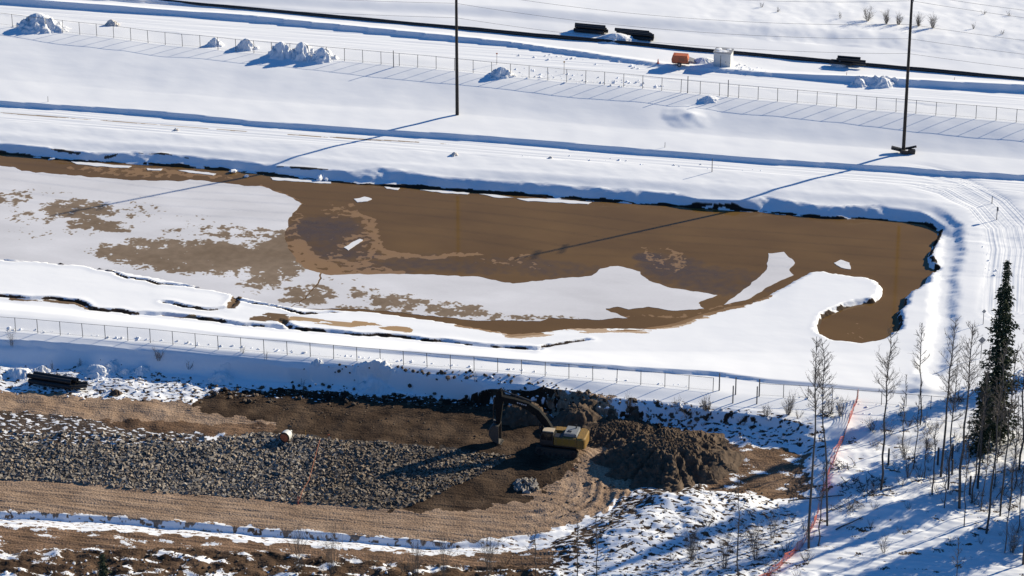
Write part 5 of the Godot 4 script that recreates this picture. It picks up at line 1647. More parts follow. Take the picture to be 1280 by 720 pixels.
func build_near_side() -> void:
	fence("chain_link_fence", [-65.12, 23.88, -49.78, 26.84, -34.41, 30.24, -22.21, 32.39, -1.32, 36.41, 13.96, 39.43, 19.97, 40.58, 22.75, 41.26, 25.44, 41.83], 3.07, 1.95, "grey chain-link fence on the near dyke above the excavation", -15.3, 92.2)
	fence("chain_link_fence", [30.99, 42.86, 37.03, 43.76, 44.89, 45.11, 52.7, 46.46], 3.05, 1.8, "thin chain-link fence running from the gate into the trees", 0.0, 30.0)
	var gp := [[Vector3(26.07, 1.5, 41.38), "tall gate post where the near fence ends"], [Vector3(28.06, 1.5, 42.4), "gate post on the pond side of the gateway"], [Vector3(27.6, 1.3, 44.26), "nearer gate post left of the gateway leaf"], [Vector3(30.57, 1.3, 44.6), "nearer gate post right of the gateway leaf"], [Vector3(30.99, 1.5, 42.86), "gate post where the thin fence starts"]]
	for g in gp:
		post("gate_post", g[0], 2.4, 0.085, M.galv, g[1], "post", "posts of the near gateway")
	# excavator, its dirt and stones
	excavator(on(Vector3(5.83, -2.17, 50.82), -0.05), -0.24)
	heap("dirt_pile", Vector3(19.19, -1.8, 54.32), 8.0, 7.6, 2.7, 77, 0.22, M.dirt, "large ridged pile of brown dirt right of the excavator", "dirt pile", "", 0.14)
	heap("dirt_pile", Vector3(24.21, -1.65, 55.45), 4.5, 4.0, 1.2, 78, 0.25, M.dirt, "low shoulder of dirt on the right of the large ridged pile", "dirt pile", "", 0.3)
	heap("dirt_pile", Vector3(8.22, -1.72, 44.48), 3.6, 2.4, 1.7, 79, 0.3, M.dirt, "dark dirt bank behind the excavator's tail", "dirt pile", "", 0.3)
	heap("dirt_pile", Vector3(13.44, -1.7, 47.4), 5.6, 3.4, 1.0, 83, 0.3, M.dirt, "low dirt spread joining the large ridged pile to the excavator's tail", "dirt pile", "", 0.2)
	heap("dirt_pile", Vector3(1.51, -1.8, 42.99), 3.4, 2.0, 1.8, 80, 0.35, M.dirt, "dirt bank under the excavator's boom", "dirt pile", "", 0.3)
	var grey := [Color(0.31, 0.275, 0.235), Color(0.24, 0.21, 0.18), Color(0.38, 0.34, 0.29), Color(0.18, 0.155, 0.13), Color(0.33, 0.27, 0.21)]
	var dk := [Color(0.28, 0.25, 0.22), Color(0.2, 0.18, 0.16), Color(0.36, 0.32, 0.28), Color(0.13, 0.12, 0.11)]
	var rm: Vector3 = Vector3(-23.46, -2.8, 55.36)
	var rip := to_uv(rm.x, rm.z)
	var pl := strew(uvs([-67.89, 46.6, -57.63, 48.57, -48.64, 49, -38.75, 48.57, -31.97, 46.38, -25.92, 47.26, -21.88, 48.13, -15.88, 49, -9.4, 50.3, -3.95, 51.59, 0, 52.45, -3.9, 56.67, -9.63, 61.22, -12.91, 64.06, -15.3, 64.26, -21.1, 63.05, -30.79, 61.63, -42.54, 59.78, -52.5, 57.51, -66.35, 56.04]), 0.27, 0.92, 0.2, 0.5, grey, 0.12)
	for e in pl:      # the newest stones on the right are still muddy
		var q := to_uv(e[0].origin.x, e[0].origin.z)
		e[1] = e[1] * Color(0.6, 0.55, 0.5) if q.x + rng.randfn() * 2.0 > rip.x else e[1] * Color(0.86, 0.84, 0.82)
	pl.append_array(strew(uvs([-68.39, 43.43, -58.02, 45.65, -48.91, 46.53, -38.89, 46.97, -31.96, 46.31, -31.81, 48.29, -38.6, 50.02, -48.5, 50.02, -67.59, 48.29]), 0.5, 0.4, 0.3, 0.6, grey, 0.08))
	scatter("riprap_stones", block_mesh(3), pl, M.clod, "grey riprap stones covering the slope along the dirt road", "stones")
	scatter("stone_pile", block_mesh(4), stone_pile(Vector3(1.74, -2.7, 59.09), 1.6, 0.9, dk), M.clod, "small pile of dark stones in front of the excavator", "stones")
	# clods of earth and broken snow at the foot of the cut
	var earth := [Color(0.05, 0.036, 0.026), Color(0.09, 0.065, 0.046), Color(0.14, 0.1, 0.07)]
	var cl := []
	for q in [[[-70.8, 28.29, -54.14, 28.29, -38.99, 32.33, -38.42, 38.61, -56.15, 36.77, -69.68, 35.14], 0.07, 0.5], [[-38.88, 33.51, -22.68, 32.57, 0, 36.77, 6.09, 39.29, 22.03, 44.92, 22.84, 48.44, 0, 41.79, -16.25, 39.06, -38.51, 37.69], 0.24, 0.7], [[6.08, 40.05, 22.05, 44.33, 35.68, 48.96, 36.35, 52.64, 22.81, 48.74, 12, 45.22], 0.1, 0.7], [[4.61, 78.22, 11.86, 67.22, 20.24, 60.96, 30.68, 63, 33.25, 66.62, 24.45, 70.56, 19, 66.62, 12.17, 72.5, 7.31, 81.93], 0.12, 0.5], [[4.54, 83.64, 20.24, 79.02, 20.85, 84.55, 4.51, 86.36], 0.05, 0.4], [[1.94, 57.64, 13.89, 49.15, 18.36, 60.12, 5.66, 69.74], 0.09, 0.35], [[-37.85, 36.08, -7.11, 39.07, 0, 44.03, -7.91, 50.61, -21.83, 48.87], 0.05, 0.3], [[-63.35, 74.72, -37.37, 73.57, -7.4, 77.37, 4.61, 78.86, 4.55, 84.01, -61.83, 84.01], 0.1, 0.5], [[13.81, 51.19, 26.63, 51.19, 25.89, 62.7, 15.36, 62.09], 0.1, 0.5]]:
		cl.append_array(strew(uvs(q[0]), 0.4, q[1], 0.15, q[2], earth, 0.15))
	scatter("dirt_clods", stone_mesh(6), cl, M.clod, "dark clods of earth strewn over the cut slope and spoil", "clods")
	var sc := []
	for q in [[[-70.73, 28.77, -38.93, 33.04, -38.38, 39.06, -56.15, 36.77, -69.68, 35.14], 0.12, 0.55], [[-38.93, 32.87, 0, 37.07, 0, 38.45, -16.33, 36.6, -38.71, 35.21], 0.1, 0.5], [[8.09, 40.5, 22.05, 44.33, 35.73, 48.31, 35.39, 52.22, 22.83, 48.31, 12.01, 44.78], 0.2, 0.6], [[-63.07, 76.06, -40.81, 76.06, -31.38, 77.95, 0, 80.19, 4.53, 85.32, -61.56, 85.32], 0.05, 0.6], [[7.4, 76.87, 22.76, 67.17, 32.08, 69.15, 29.17, 82.46, 5.44, 84.29], 0.05, 0.4]]:
		sc.append_array(strew(uvs(q[0]), 0.45, q[1], 0.18, q[2], [Color(0.84, 0.85, 0.88)], 0.2))
	scatter("snow_clods", stone_mesh(7), sc, M.clod, "broken white snow clods at the foot of the cut slope", "snow clods")
	var sb := [[Vector3(-63.73, -0.68, 30.71), 2.4, 1.1, "broad snow block above the black pipes, leftmost"], [Vector3(-60.87, -0.9, 29.77), 1.2, 1.0, "ragged snow block above the middle of the black pipes"], [Vector3(-55.61, -0.6, 29.44), 1.6, 0.5, "flat snow slab right of the black pipes"], [Vector3(-53.63, -0.9, 30.49), 2.2, 1.0, "bulky snow block right of the black pipes"], [Vector3(-52.05, -0.6, 29.68), 1.3, 1.0, "tilted snow block next to the bulky one"], [Vector3(-50.09, -0.75, 30.56), 1.0, 0.8, "small snow block between the tilted one and the shaded slope"], [Vector3(-48.02, -0.75, 30.56), 1.4, 0.9, "rounded snow block in the shade of the cut slope"], [Vector3(-37.62, -0.6, 32.3), 2.2, 0.9, "lone wide snow block on the shaded cut slope"], [Vector3(-25.02, -0.6, 32.77), 0.8, 0.6, "small snow ball on the cut slope above the dark dirt"], [Vector3(-17.64, -0.9, 34.5), 3.0, 1.3, "snow block heap on the cut slope left of the excavator boom"]]
	for k in sb.size():
		heap("snow_block", sb[k][0], sb[k][1], sb[k][1] * 0.6, sb[k][2], 200 + k, 0.5, M.snowheap, sb[k][3], "snow block", "snow blocks on the cut slope")
	# black pipes by the dirt road
	var c: Vector3 = Vector3(-59.2, -1.72, 34)
	var d: Vector3 = (Vector3(-56.17, -1.72, 35.16) - Vector3(-62.42, -1.72, 33.06)).normalized()
	var bk := Vector3(d.z, 0, -d.x)
	var gl := "black pipes stacked at the foot of the cut slope"
	for k in 3: pipe(c + bk * (k * 0.66), d, 6.2, 0.32, 0.3, "black pipe, %s of the bottom row, in the low stack beside the dirt road" % ["front", "middle", "back"][k], gl)
	for k in 2: pipe(c + bk * (0.33 + k * 0.66), d, 6.2, 0.32, 0.86, "black pipe, %s of the top row, in the low stack beside the dirt road" % ["front", "back"][k], gl)
	for k in 2: pipe(c + d * 3.4 + bk * (0.6 + k * 0.75), d.rotated(Vector3.UP, 0.5), 2.2, 0.26, 0.35, "%s of two short black pipes askew at the right end of the low stack" % ["nearer", "farther"][k], gl)
	heap("dirt_pile", Vector3(-50.67, -1.88, 35.76), 1.0, 0.7, 0.7, 82, 0.4, M.dirt, "small dark clod pile at the road edge right of the black pipes", "dirt pile")
	# drum, hose and stakes on the riprap
	var o := thing("barrel", on(Vector3(-28.01, -2.1, 48.58), 0.25), 1.2, "round barrel with an orange end and white side lying on the riprap", "barrel")
	var st := begin()
	tube(st, Vector3(-0.5, 0.62, 0), Vector3(-0.62, 0.62, 0), 0.6, 0.5, 24)
	put(st, "end_plate", M.orange, o)
	st = begin()
	for q in [[-0.5, 0.62, -0.2, 0.66], [-0.2, 0.66, 0.25, 0.66], [0.25, 0.66, 0.55, 0.58]]: tube(st, Vector3(q[0], 0.62, 0), Vector3(q[2], 0.62, 0), q[1], q[3], 24)
	put(st, "body", M.white_paint, o)
	st = begin()
	for k in 20:
		var t0 := TAU * k / 20
		var t1 := TAU * (k + 1) / 20
		tube(st, Vector3(-0.5, 0.62 + cos(t0) * 0.63, sin(t0) * 0.63), Vector3(-0.5, 0.62 + cos(t1) * 0.63, sin(t1) * 0.63), 0.05, 0.05, 6)
	put(st, "rim", M.dark_metal, o)
	o = thing("pump", on(Vector3(-27.8, -2.03, 47.19)), 0.3, "black pump with an upright hose and white cap behind the orange barrel", "pump")
	st = begin()
	prism(st, PackedVector2Array([Vector2(-0.35, 0.0), Vector2(0.35, 0.0), Vector2(0.3, 0.5), Vector2(-0.3, 0.5)]), -0.3, 0.3, 0.04)
	put(st, "body", M.dark_metal, o)
	st = begin()
	tube(st, Vector3(0, 0.5, 0), Vector3(0, 1.3, 0), 0.13, 0.11, 10)
	tube(st, Vector3(0, 1.25, 0), Vector3(0.4, 1.15, 0.1), 0.1, 0.1, 10)
	put(st, "hose", M.dark_metal, o)
	st = begin()
	tube(st, Vector3(0.2, 0.5, 0.25), Vector3(0.28, 0.72, 0.3), 0.16, 0.12, 12)
	put(st, "cap", M.white_paint, o)
	stake(Vector3(-25.69, -2.03, 47.4), 0.9, M.ochre, "short ochre stake behind the riprap right of the barrel", false)
	stake(Vector3(-22.75, -2.03, 48.5), 0.9, M.orange, "leaning orange stake at the top edge of the riprap", true)
	stake(Vector3(-25.69, -3.22, 62.81), 1.1, M.orange_net, "orange stake at the foot of the riprap by the dirt road", false)
	stake(Vector3(3.94, -2.17, 51.9), 0.9, M.rust, "rusty stake in the shade of the excavator", false)
	stake(Vector3(7.4, -2.55, 56.67), 0.9, M.rust, "reddish stake in the churned dirt below the excavator", true)
	# red hose lying down the stones
	var hose := begin()
	var hp := uvs([-23.82, 49.15, -24.13, 52.37, -24.43, 55.55, -24.67, 58.05, -25.31, 60.12, -25.54, 62.57])
	var org := on(Vector3(-23.76, -2.25, 50.02))
	for k in hp.size() - 1:
		var a := to_xz(hp[k].x, hp[k].y)
		var b := to_xz(hp[k + 1].x, hp[k + 1].y)
		tube(hose, Vector3(a.x, ground(a.x, a.y) + 0.42, a.y) - org, Vector3(b.x, ground(b.x, b.y) + 0.42, b.y) - org, 0.04, 0.04, 6)
	var ho := put(hose, "red_hose", M.rust)
	ho.position = org
	tag(ho, "thin red hose lying down the riprap to the dirt road", "hose")
	snow_fence([43.28, 43.75, 41.74, 49.08, 40, 54.71, 38.54, 59.77, 37.07, 65.11, 35.5, 71.89, 33.44, 77.29, 30.53, 81.44, 27.53, 85.13, 25.05, 88.39])

func stone_pile(at: Vector3, r: float, tall: float, colors: Array) -> Array:
	var out := []
	for k in 90:
		var a := rng.randf() * TAU
		var q := sqrt(rng.randf())
		var p := Vector3(at.x + cos(a) * q * r, 0, at.z + sin(a) * q * r)
		p.y = ground(p.x, p.z) + tall * (1.0 - q) * rng.randf()
		var c: Color = colors[k % colors.size()]
		out.append([tumble(p, rng.randf_range(0.3, 0.6)), c])
	return out

func snow_fence(flat: Array) -> void:
	# orange plastic netting on stakes, sagging
	var c := Curve2D.new()
	for i in range(0, flat.size(), 2): c.add_point(Vector2(flat[i], flat[i + 1]))
	var total := c.get_baked_length()
	var s0 := c.sample_baked(0)
	var o := thing("safety_net_fence", Vector3(s0.x, ground(s0.x, s0.y), s0.y), 0.0, "sagging orange plastic safety netting running down beside the dirt cut", "fence")
	var org := o.position
	var net := begin()
	var rows := 7
	var prev := []
	var s := 0.0
	var k := 0
	while s < total:
		var q := c.sample_baked(s)
		var g := ground(q.x, q.y)
		var lean := nz2.get_noise_2d(s * 0.4, 5.0) * 0.8
		var tall := 1.45 - 0.3 * absf(sin(s * 1.05)) - 0.25 * clampf(nz2.get_noise_2d(s * 0.3, 20.0) * 2.0, 0.0, 1.0) - (0.35 if s > total * 0.5 else 0.0)
		var cur := []
		for j in rows: cur.append(Vector3(q.x + lean * j / rows * 0.6, g + 0.05 + tall * j / (rows - 1), q.y) - org)
		if prev:
			for j in rows:
				if nz2.get_noise_2d(s * 0.8, j * 0.7 + 60.0) > 0.22: continue
				ribbon(net, prev[j], cur[j], 0.055 if j < rows - 1 else 0.09)
		for j in rows - 1: ribbon(net, cur[j], cur[j + 1], 0.04)
		if k % 10 == 0:
			var st := begin()
			tube(st, Vector3(q.x, g - 0.3, q.y) - org, Vector3(q.x, g + 1.3, q.y) - org, 0.04, 0.035, 6)
			put(st, "stake", M.wood, o)
		prev = cur
		s += 0.3
		k += 1
	put(net, "netting", M.orange_net, o)

func ribbon(st: SurfaceTool, a: Vector3, b: Vector3, w: float) -> void:
	var d := (b - a).normalized()
	var e := d.cross(Vector3(1, 0, 0)).normalized() * w * 0.5
	var f := d.cross(e).normalized() * 0.01
	quad(st, a + e + f, b + e + f, b - e + f, a - e + f, f)
	quad(st, a + e - f, b + e - f, b - e - f, a - e - f, -f)

func build_trees() -> void:
	var g := "bare trees in the snow on the right"
	# base, top, radius, branch start, reach, label
	var T := [
		[Vector3(34.22, -0.75, 77.51), 27.0, Vector2(-0.2, 0), 0.17, 0.62, 2.6, "tall bare tree left of the orange netting, leftmost of the group"],
		[Vector3(36.76, -0.6, 72.99), 24.0, Vector2(-1.5, 0), 0.14, 0.62, 2.4, "leaning bare tree just right of the orange netting"],
		[Vector3(35.38, -0.75, 76.94), 11.0, Vector2(0.4, 0), 0.09, 0.5, 1.4, "short thin bare tree between the two at the orange netting"],
		[Vector3(43.75, 0, 66), 21.0, Vector2(0.1, 0), 0.15, 0.55, 3.0, "bare tree standing apart below the round pool"],
		[Vector3(50.27, 1, 50.32), 14.0, Vector2(-0.6, 0), 0.1, 0.5, 2.0, "slim bare tree behind the thin fence"],
		[Vector3(49.7, 0, 67.01), 9.5, Vector2(0, 0), 0.1, 0.6, 1.0, "broken-topped thin trunk at the left of the tree group"],
		[Vector3(51.33, 0.4, 62.28), 21.0, Vector2(0.5, 0), 0.16, 0.5, 2.8, "dark bare tree at the left of the tree group"],
		[Vector3(51.77, 0.2, 65.57), 16.0, Vector2(0.0, 0), 0.13, 0.55, 2.2, "bare tree right beside the dark one"],
		[Vector3(52.52, 0, 69.99), 24.0, Vector2(0.1, 0), 0.18, 0.6, 3.2, "thick bare tree with a forked crown in front of the spruce"],
		[Vector3(54.21, 0, 68.6), 17.5, Vector2(0.8, 0), 0.1, 0.5, 1.8, "thin leaning bare tree in front of the tall spruce"],
		[Vector3(55.34, 0.2, 65.17), 19.0, Vector2(0.4, 0), 0.15, 0.5, 2.0, "straight bare tree below the tall spruce"],
		[Vector3(54.95, -0.22, 75.42), 25.0, Vector2(0.8, 0), 0.14, 0.55, 2.2, "tall thin bare tree rooted by the fallen log"],
		[Vector3(57.04, -0.15, 71.87), 22.0, Vector2(0.5, 0), 0.12, 0.5, 2.2, "bare tree behind the tall thin one, at the right"],
		[Vector3(60.86, 0.6, 61.22), 18.0, Vector2(-0.3, 0), 0.14, 0.45, 2.4, "bare tree right of the tall spruce"],
		[Vector3(58.2, -0.45, 82.16), 32.0, Vector2(0.2, 0), 0.16, 0.5, 2.6, "tall bare tree at the right edge of the picture"],
		[Vector3(2.75, -3.15, 80.72), 6.6, Vector2(-0.1, 0), 0.07, 0.4, 1.4, "thin young bare tree at the bottom left of the snow mound"],
		[Vector3(7.47, -2.25, 82.67), 7.6, Vector2(-0.1, 0), 0.08, 0.55, 1.2, "left of two straight young trees before the snow mound"],
		[Vector3(9.64, -2.1, 83.3), 9.0, Vector2(-0.1, 0), 0.08, 0.55, 1.2, "right of two straight young trees before the snow mound"],
		[Vector3(25.52, -1.5, 85.07), 13.5, Vector2(-0.2, 0), 0.1, 0.35, 1.8, "slender bare tree in front of the right of the snow mound"],
		[Vector3(50, -0.75, 86.39), 6.0, Vector2(0, 0), 0.05, 0.3, 1.2, "tiny bare tree on blue-shaded snow at the bottom right"]]
	for k in T.size():
		var a: Array = T[k]
		bare_tree(a[0], a[0] + Vector3(a[2].x, a[1], a[2].y), 500 + k, a[3], a[4], a[5], a[6], g)
	var g2 := "thin saplings in the wood on the right"
	for k in 14:
		var sp: Vector3 = [Vector3(47.51, 0.6, 55.56), Vector3(48.29, 0.4, 60.43), Vector3(49.22, 0.2, 63.13), Vector3(54.69, 0.4, 61.46), Vector3(54.94, 0, 70.78), Vector3(57.18, 0.2, 65.57), Vector3(58.32, 0, 70.78), Vector3(59.62, 0.3, 65.76), Vector3(56.44, -0.3, 79.82), Vector3(52.51, -0.2, 74.3), Vector3(50.63, 0, 70.78), Vector3(58.59, -0.2, 75.27), Vector3(58.42, 0.5, 59.58), Vector3(60.52, 0.7, 55.76)][k]
		bare_tree(sp, sp + Vector3(rng.randfn() * 0.3, rng.randf_range(6.0, 13.0), 0), 560 + k, 0.07, 0.4, 1.3, "thin leafless sapling among the bare trees below the tall spruce", g2)
	# dead poles and stumps
	var stumps := [[Vector3(51.26, 0.5, 59.79), 2.3, "broken dark stump left of the dark bare tree"], [Vector3(54.17, 0.2, 66.78), 2.5, "broken dark stump in front of the thick forked tree"], [Vector3(45.22, 0.4, 60.43), 2.2, "short broken trunk right of the lone bare tree"], [Vector3(53.16, 0.5, 58.54), 2.2, "short broken trunk behind the tree group"], [Vector3(52.72, 0.4, 61.87), 2.0, "thin broken trunk beside the dark bare tree"]]
	for s in stumps: post("broken_trunk", s[0], s[1], 0.13, M.bark, s[2], "stump", "broken trunks in the wood")
	spruce(Vector3(58.81, 1, 54.64), 24.5, 3.6, 900, "tall dark spruce at the right edge of the picture")
	spruce(Vector3(56.8, 0.8, 57.22), 11.0, 2.6, 901, "shorter dull spruce at the foot of the tall one", "", 0.25)
	spruce(Vector3(-45.98, -2.7, 86.24), 6.2, 1.1, 902, "tip of a small spruce at the bottom left edge")
	var off := [[Vector3(70.25, 1.2, 36.72), 22.0, 3.6], [Vector3(71.38, 1, 56.34), 24.0, 3.8], [Vector3(65.48, 0.4, 71.52), 20.0, 3.4], [Vector3(71.09, 0.4, 71.52), 25.0, 4.0], [Vector3(64, 0, 85.89), 15.0, 3.4], [Vector3(70.99, 0, 82.22), 17.0, 3.6], [Vector3(63.96, 0.4, 63.51), 14.0, 2.8], [Vector3(69.92, 0.4, 67.56), 18.0, 3.6]]
	for k in off.size(): spruce(off[k][0], off[k][1], off[k][2], 910 + k, "dark spruce beyond the right edge that shades the lower right snow", "spruces beyond the right edge")
	# shrubs
	var gf := "leafless willow shrubs beyond the pipeline"
	var far := [[Vector3(57.61, 7.3, -82.42), 2.2, 1.4, "largest rounded willow shrub beyond the pipeline"], [Vector3(60.59, 7.3, -81.25), 1.9, 1.0, "willow shrub right of the largest one beyond the pipeline"], [Vector3(62.49, 7.3, -80.86), 1.7, 0.9, "willow shrub left of the right pole, near it"], [Vector3(65.63, 7.3, -80.08), 1.8, 1.0, "willow shrub just right of the right pole"], [Vector3(67.8, 7.3, -78.91), 2.0, 0.8, "upright willow shrub right of the right pole"], [Vector3(74.38, 7.3, -78.91), 1.2, 0.6, "small sparse willow shrub far right beyond the pipeline"], [Vector3(78.44, 7.3, -75.82), 0.9, 0.5, "smallest sparse shrub at the far right beyond the pipeline"], [Vector3(43.42, 7.8, -86.93), 0.9, 0.5, "sparse shrub at the top edge left of the right pole"], [Vector3(53.29, 7.6, -83.53), 1.2, 0.4, "thin single-stem shrub left of the largest willow"], [Vector3(40.96, 8, -89.17), 0.9, 0.5, "sparse shrub at the top edge, right of mid picture"], [Vector3(76.95, 8, -85.55), 0.9, 0.5, "sparse shrub at the top right"], [Vector3(81, 8, -84.75), 0.8, 0.5, "sparse low shrub at the top right corner"]]
	for k in far.size(): shrub(far[k][0], far[k][1], far[k][2], 16 if far[k][1] > 1.6 else 6, 600 + k, far[k][3], gf)
	var gn := "leafless shrubs along the near dyke"
	var near := [[Vector3(24.34, 0.8, 45.5), 1.7, 2.0, 20, "dense round shrub left of the gateway"], [Vector3(34.24, 0.9, 47.48), 2.4, 1.2, 18, "dense upright shrub right of the gateway"], [Vector3(31.47, 0.8, 47.5), 1.5, 0.9, 10, "sparse shrub below the gateway"], [Vector3(40.65, 0.9, 47.92), 2.4, 0.8, 12, "upright shrub left of the top of the orange netting"], [Vector3(39.55, 0.9, 47.03), 2.0, 0.7, 8, "thin shrub beside the upright one left of the netting"], [Vector3(12.25, 0.4, 42.9), 1.3, 0.8, 9, "small shrub on the cut edge right of the excavator"], [Vector3(14.64, 0.4, 43.57), 1.6, 0.8, 10, "middle shrub on the cut edge right of the excavator"], [Vector3(20.52, 0.6, 44.2), 1.2, 1.0, 10, "low shrub left of the dense round one"], [Vector3(8.47, 0.3, 41.33), 1.1, 0.7, 9, "dark little shrub above the excavator's tail"], [Vector3(5.75, 0.2, 40.9), 1.0, 0.7, 9, "dark little shrub above the excavator's cab"], [Vector3(-65.22, 0.8, 26.33), 2.2, 0.3, 4, "thin weed stalks at the left end of the near fence"], [Vector3(-45.76, 0.8, 29.73), 1.6, 0.8, 9, "weed clump below the near fence, left part"], [Vector3(-41.74, 0.6, 30.75), 1.2, 0.9, 7, "weed clump at the edge of the shaded slope"], [Vector3(-56.25, 0.2, 28.95), 1.2, 0.4, 8, "dark weed tuft on the shaded slope above the black pipes"], [Vector3(-59.78, 0.2, 28.95), 1.0, 0.4, 5, "faint weed tuft on the shaded slope at the left"], [Vector3(-34.83, 0.9, 30.42), 1.0, 0.4, 4, "weed stalks by the near fence, third of the way along"], [Vector3(-31.75, 0.8, 31.64), 1.2, 0.3, 3, "lone weed stalk by the near fence left of the middle"], [Vector3(-26.88, -0.3, 34.1), 1.2, 0.3, 3, "lone weed stalk standing on the dark cut slope"], [Vector3(-4.58, 0.6, 37.35), 1.4, 0.3, 3, "lone weed stalk above the excavator's stick"], [Vector3(44.22, 0.8, 51.66), 1.6, 1.0, 10, "low shrub right of the orange netting's top"], [Vector3(48.08, 1.1, 47.88), 1.2, 0.9, 9, "low shrub by the thin fence below the round pool"], [Vector3(50.56, 0.8, 55.95), 1.8, 1.0, 10, "shrub at the left of the tree group"], [Vector3(47.4, 0.6, 58.1), 2.4, 0.8, 10, "tangled shrub right of the lone bare tree"], [Vector3(47.31, 0.2, 63.13), 2.2, 0.8, 9, "tangled shrub in front of the lone bare tree, right side"], [Vector3(20.66, -1.5, 79.55), 4.4, 1.6, 18, "many-stemmed shrub in front of the snow mound"], [Vector3(24.19, -1.5, 81.78), 4.0, 1.0, 12, "thin shrub beside the slender bare tree"], [Vector3(27.98, -1.35, 79.82), 4.2, 1.2, 12, "shrub between the slender tree and the netting"], [Vector3(-24.4, -3.22, 79.3), 6.0, 1.6, 12, "leafless bush at the bottom, left of two by the ditch"], [Vector3(-20.66, -3.22, 80.22), 6.0, 1.6, 12, "leafless bush at the bottom, right of two by the ditch"], [Vector3(-11.01, -3.22, 80.59), 5.4, 1.3, 10, "leafless bush at the bottom, below the riprap's end"], [Vector3(-7.8, -3.22, 80.59), 5.6, 1.2, 9, "leafless bush at the bottom, left of the young trees"], [Vector3(-2.57, -3.22, 80.22), 5.4, 1.6, 14, "leafless bush at the bottom beside the thin young tree"], [Vector3(42.68, -0.6, 79.29), 2.0, 1.0, 7, "small bush on the streaked snow at the bottom right"], [Vector3(57.31, -0.45, 79.56), 3.2, 1.4, 14, "frosted bush at the right edge near the bottom"], [Vector3(30.16, -0.98, 75.19), 3.6, 0.9, 9, "thin bush left of the tall tree by the netting"]]
	for k in near.size(): shrub(near[k][0], near[k][1], near[k][2], near[k][3], 700 + k, near[k][4], gn)
	# brushwood too fine to count between the trunks
	var tuft := begin()
	var tg := RandomNumberGenerator.new()
	tg.seed = 77
	for i in 7:
		var a := TAU * i / 7.0 + tg.randf()
		twig(tuft, Vector3(cos(a), 0, sin(a)) * 0.1, Vector3(cos(a) * 0.55, 1.0, sin(a) * 0.55).normalized(), tg.randf_range(0.6, 1.1), 0.016, 1, tg)
	var us := []
	for q in [[[43.75, 46.88, 63.95, 51.27, 60.73, 71.89, 49.77, 69.92, 44.81, 63.89, 43.32, 55.56], 0.16], [[38.15, 64.23, 45.89, 63.21, 61.05, 70.22, 58.69, 85.36, 49.48, 79.82, 39.06, 74.12], 0.035], [[27.72, 76.86, 34.7, 71.08, 37.7, 69.11, 32.62, 84.31, 23.45, 86.12], 0.12], [[-27.95, 74.63, 0, 76.52, 4.55, 83.92, -27.29, 83.92], 0.06], [[17.76, 72.48, 30.22, 68.56, 33.65, 72.48, 26.32, 83.78, 17.25, 83.78], 0.08], [[6.03, 42.39, 22.02, 44.2, 35.8, 46.88, 41.87, 45.77, 41.65, 47.98, 31.65, 49.08, 7.99, 45.1], 0.06]]:
		for p in strew(uvs(q[0]), 0.8, q[1], 0.6, 1.5, [Color(0.1, 0.085, 0.072), Color(0.15, 0.125, 0.105)], -0.05):
			var tf: Transform3D = p[0]
			us.append([Transform3D(Basis(Vector3.UP, rng.randf() * TAU).scaled(Vector3.ONE * tf.basis.x.length()), tf.origin), p[1]])
	scatter("undergrowth", tuft.commit(), us, M.clod, "fine leafless undergrowth between the trunks and along the ditch", "undergrowth")
	# brush and fallen wood
	brush(Vector3(41.99, 0.2, 65.57), 3.2, 60, 801, "dark tangle of dead branches on the snow below the lone bare tree", true)
	brush(Vector3(39.49, -0.15, 69.71), 2.0, 30, 802, "sparse dead twigs on the snow right of the leaning tree", false)
	brush(Vector3(39.49, 0.2, 60.04), 2.2, 26, 803, "dark branches lying in the netting's shadow", true)
	brush(Vector3(55.43, 1.4, 44.69), 1.0, 20, 804, "brown clump of dead grass under the tree group", true)
	brush(Vector3(39.07, 0.9, 47.92), 0.6, 14, 805, "dark clod of branches left of the netting's top", true)
	log_(Vector3(54.04, -0.22, 74.65), Vector3(1.3, 0.05, 0.3), 0.12, "short dark log beside the tall thin bare tree")
	log_(Vector3(32.76, -1.05, 66.25), Vector3(6.5, 0.1, 0.6), 0.09, "long thin pole lying on the snow below the brown dirt")
	log_(Vector3(57.16, 0, 67.81), Vector3(1.5, 2.4, 0.2), 0.06, "slanting dead stem leaning between two bare trees")
	log_(Vector3(37.69, -0.45, 73.85), Vector3(3.2, 0.2, -1.6), 0.09, "fallen stem on the snow right of the leaning tree")
	log_(Vector3(12, -1.95, 77.81), Vector3(7.0, 0.3, -4.0), 0.07, "thin fallen stem on the front of the snow mound")
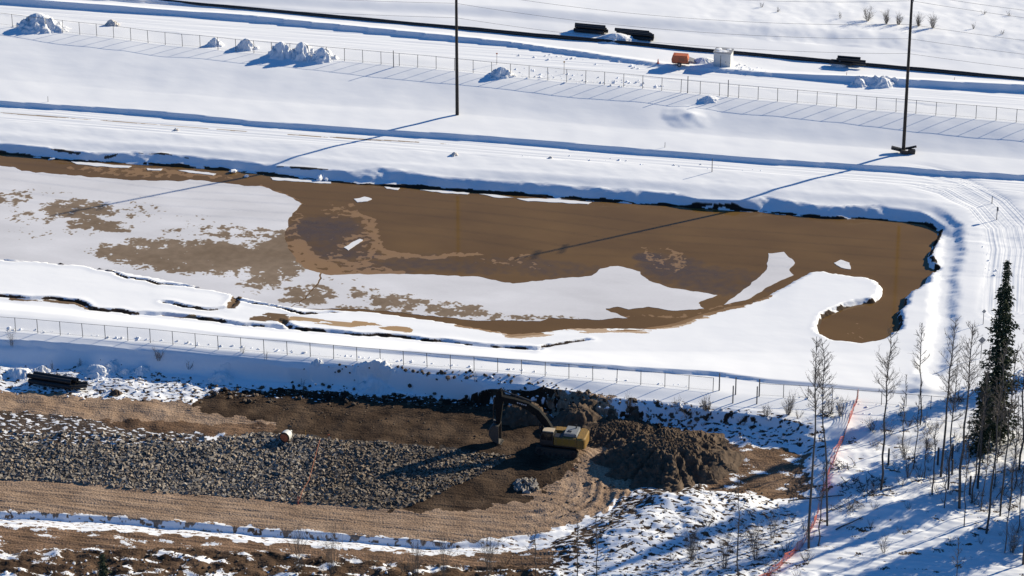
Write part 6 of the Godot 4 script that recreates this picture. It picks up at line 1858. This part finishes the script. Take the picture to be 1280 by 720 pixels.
	diamond(Vector3(60.32, 1.5, 31.92), 2.6, 0.75, "grey back of a diamond-shaped road sign left of the tall spruce")
	diamond(Vector3(62.15, 1.5, 21.14), 1.9, 0.45, "small diamond sign behind the larger one, left of the spruce")
	print("trees ", Time.get_ticks_msec())

func brush(base: Vector3, r: float, n: int, sd: int, label: String, dark: bool) -> void:
	var g := RandomNumberGenerator.new()
	g.seed = sd
	var at := on(base)
	var st := begin()
	for k in n:
		var a := g.randf() * TAU
		var q := sqrt(g.randf()) * r
		var p := Vector3(cos(a) * q, 0, sin(a) * q * 0.6)
		p.y = ground(at.x + p.x, at.z + p.z) - at.y + 0.05 + g.randf() * 0.3
		twig(st, p, Vector3(g.randfn(), 0.15 + g.randf() * 0.25, g.randfn()).normalized(), g.randf_range(0.5, 1.3), 0.05 if dark else 0.03, 1, g)
	var o := put(st, "brush_pile", M.pole if dark else M.twig)
	o.position = at
	tag(o, label, "brush")

func log_(base: Vector3, span: Vector3, r: float, label: String) -> void:
	var at := on(base, r)
	var st := begin()
	var e := Vector3(span.x, span.y if span.y > 1.0 else ground(at.x + span.x, at.z + span.z) + r - at.y, span.z)
	var prev := Vector3.ZERO
	for k in 5:
		var t := (k + 1) / 5.0
		var p := e * t + Vector3(0, sin(t * 9.0) * r * 0.6, cos(t * 7.0) * r * 0.8 - r * 0.8)
		tube(st, prev, p, r * (1.0 - t * 0.4 + 0.08), r * (1.0 - t * 0.4), 7, true)
		prev = p
	var o := put(st, "fallen_stem", M.bark)
	o.position = at
	tag(o, label, "log")

func diamond(base: Vector3, tall: float, s: float, label: String) -> void:
	var o := thing("road_sign", on(base), 0.2, label, "sign")
	var st := begin()
	tube(st, Vector3.DOWN * 0.2, Vector3.UP * (tall + s * 0.4), 0.045, 0.045, 8)
	put(st, "post", M.galv, o)
	st = begin()
	prism(st, PackedVector2Array([Vector2(0, tall - s * 0.7), Vector2(s * 0.7, tall), Vector2(0, tall + s * 0.7), Vector2(-s * 0.7, tall)]), 0.05, 0.08, 0.01)
	put(st, "plate", M.grey_metal, o)
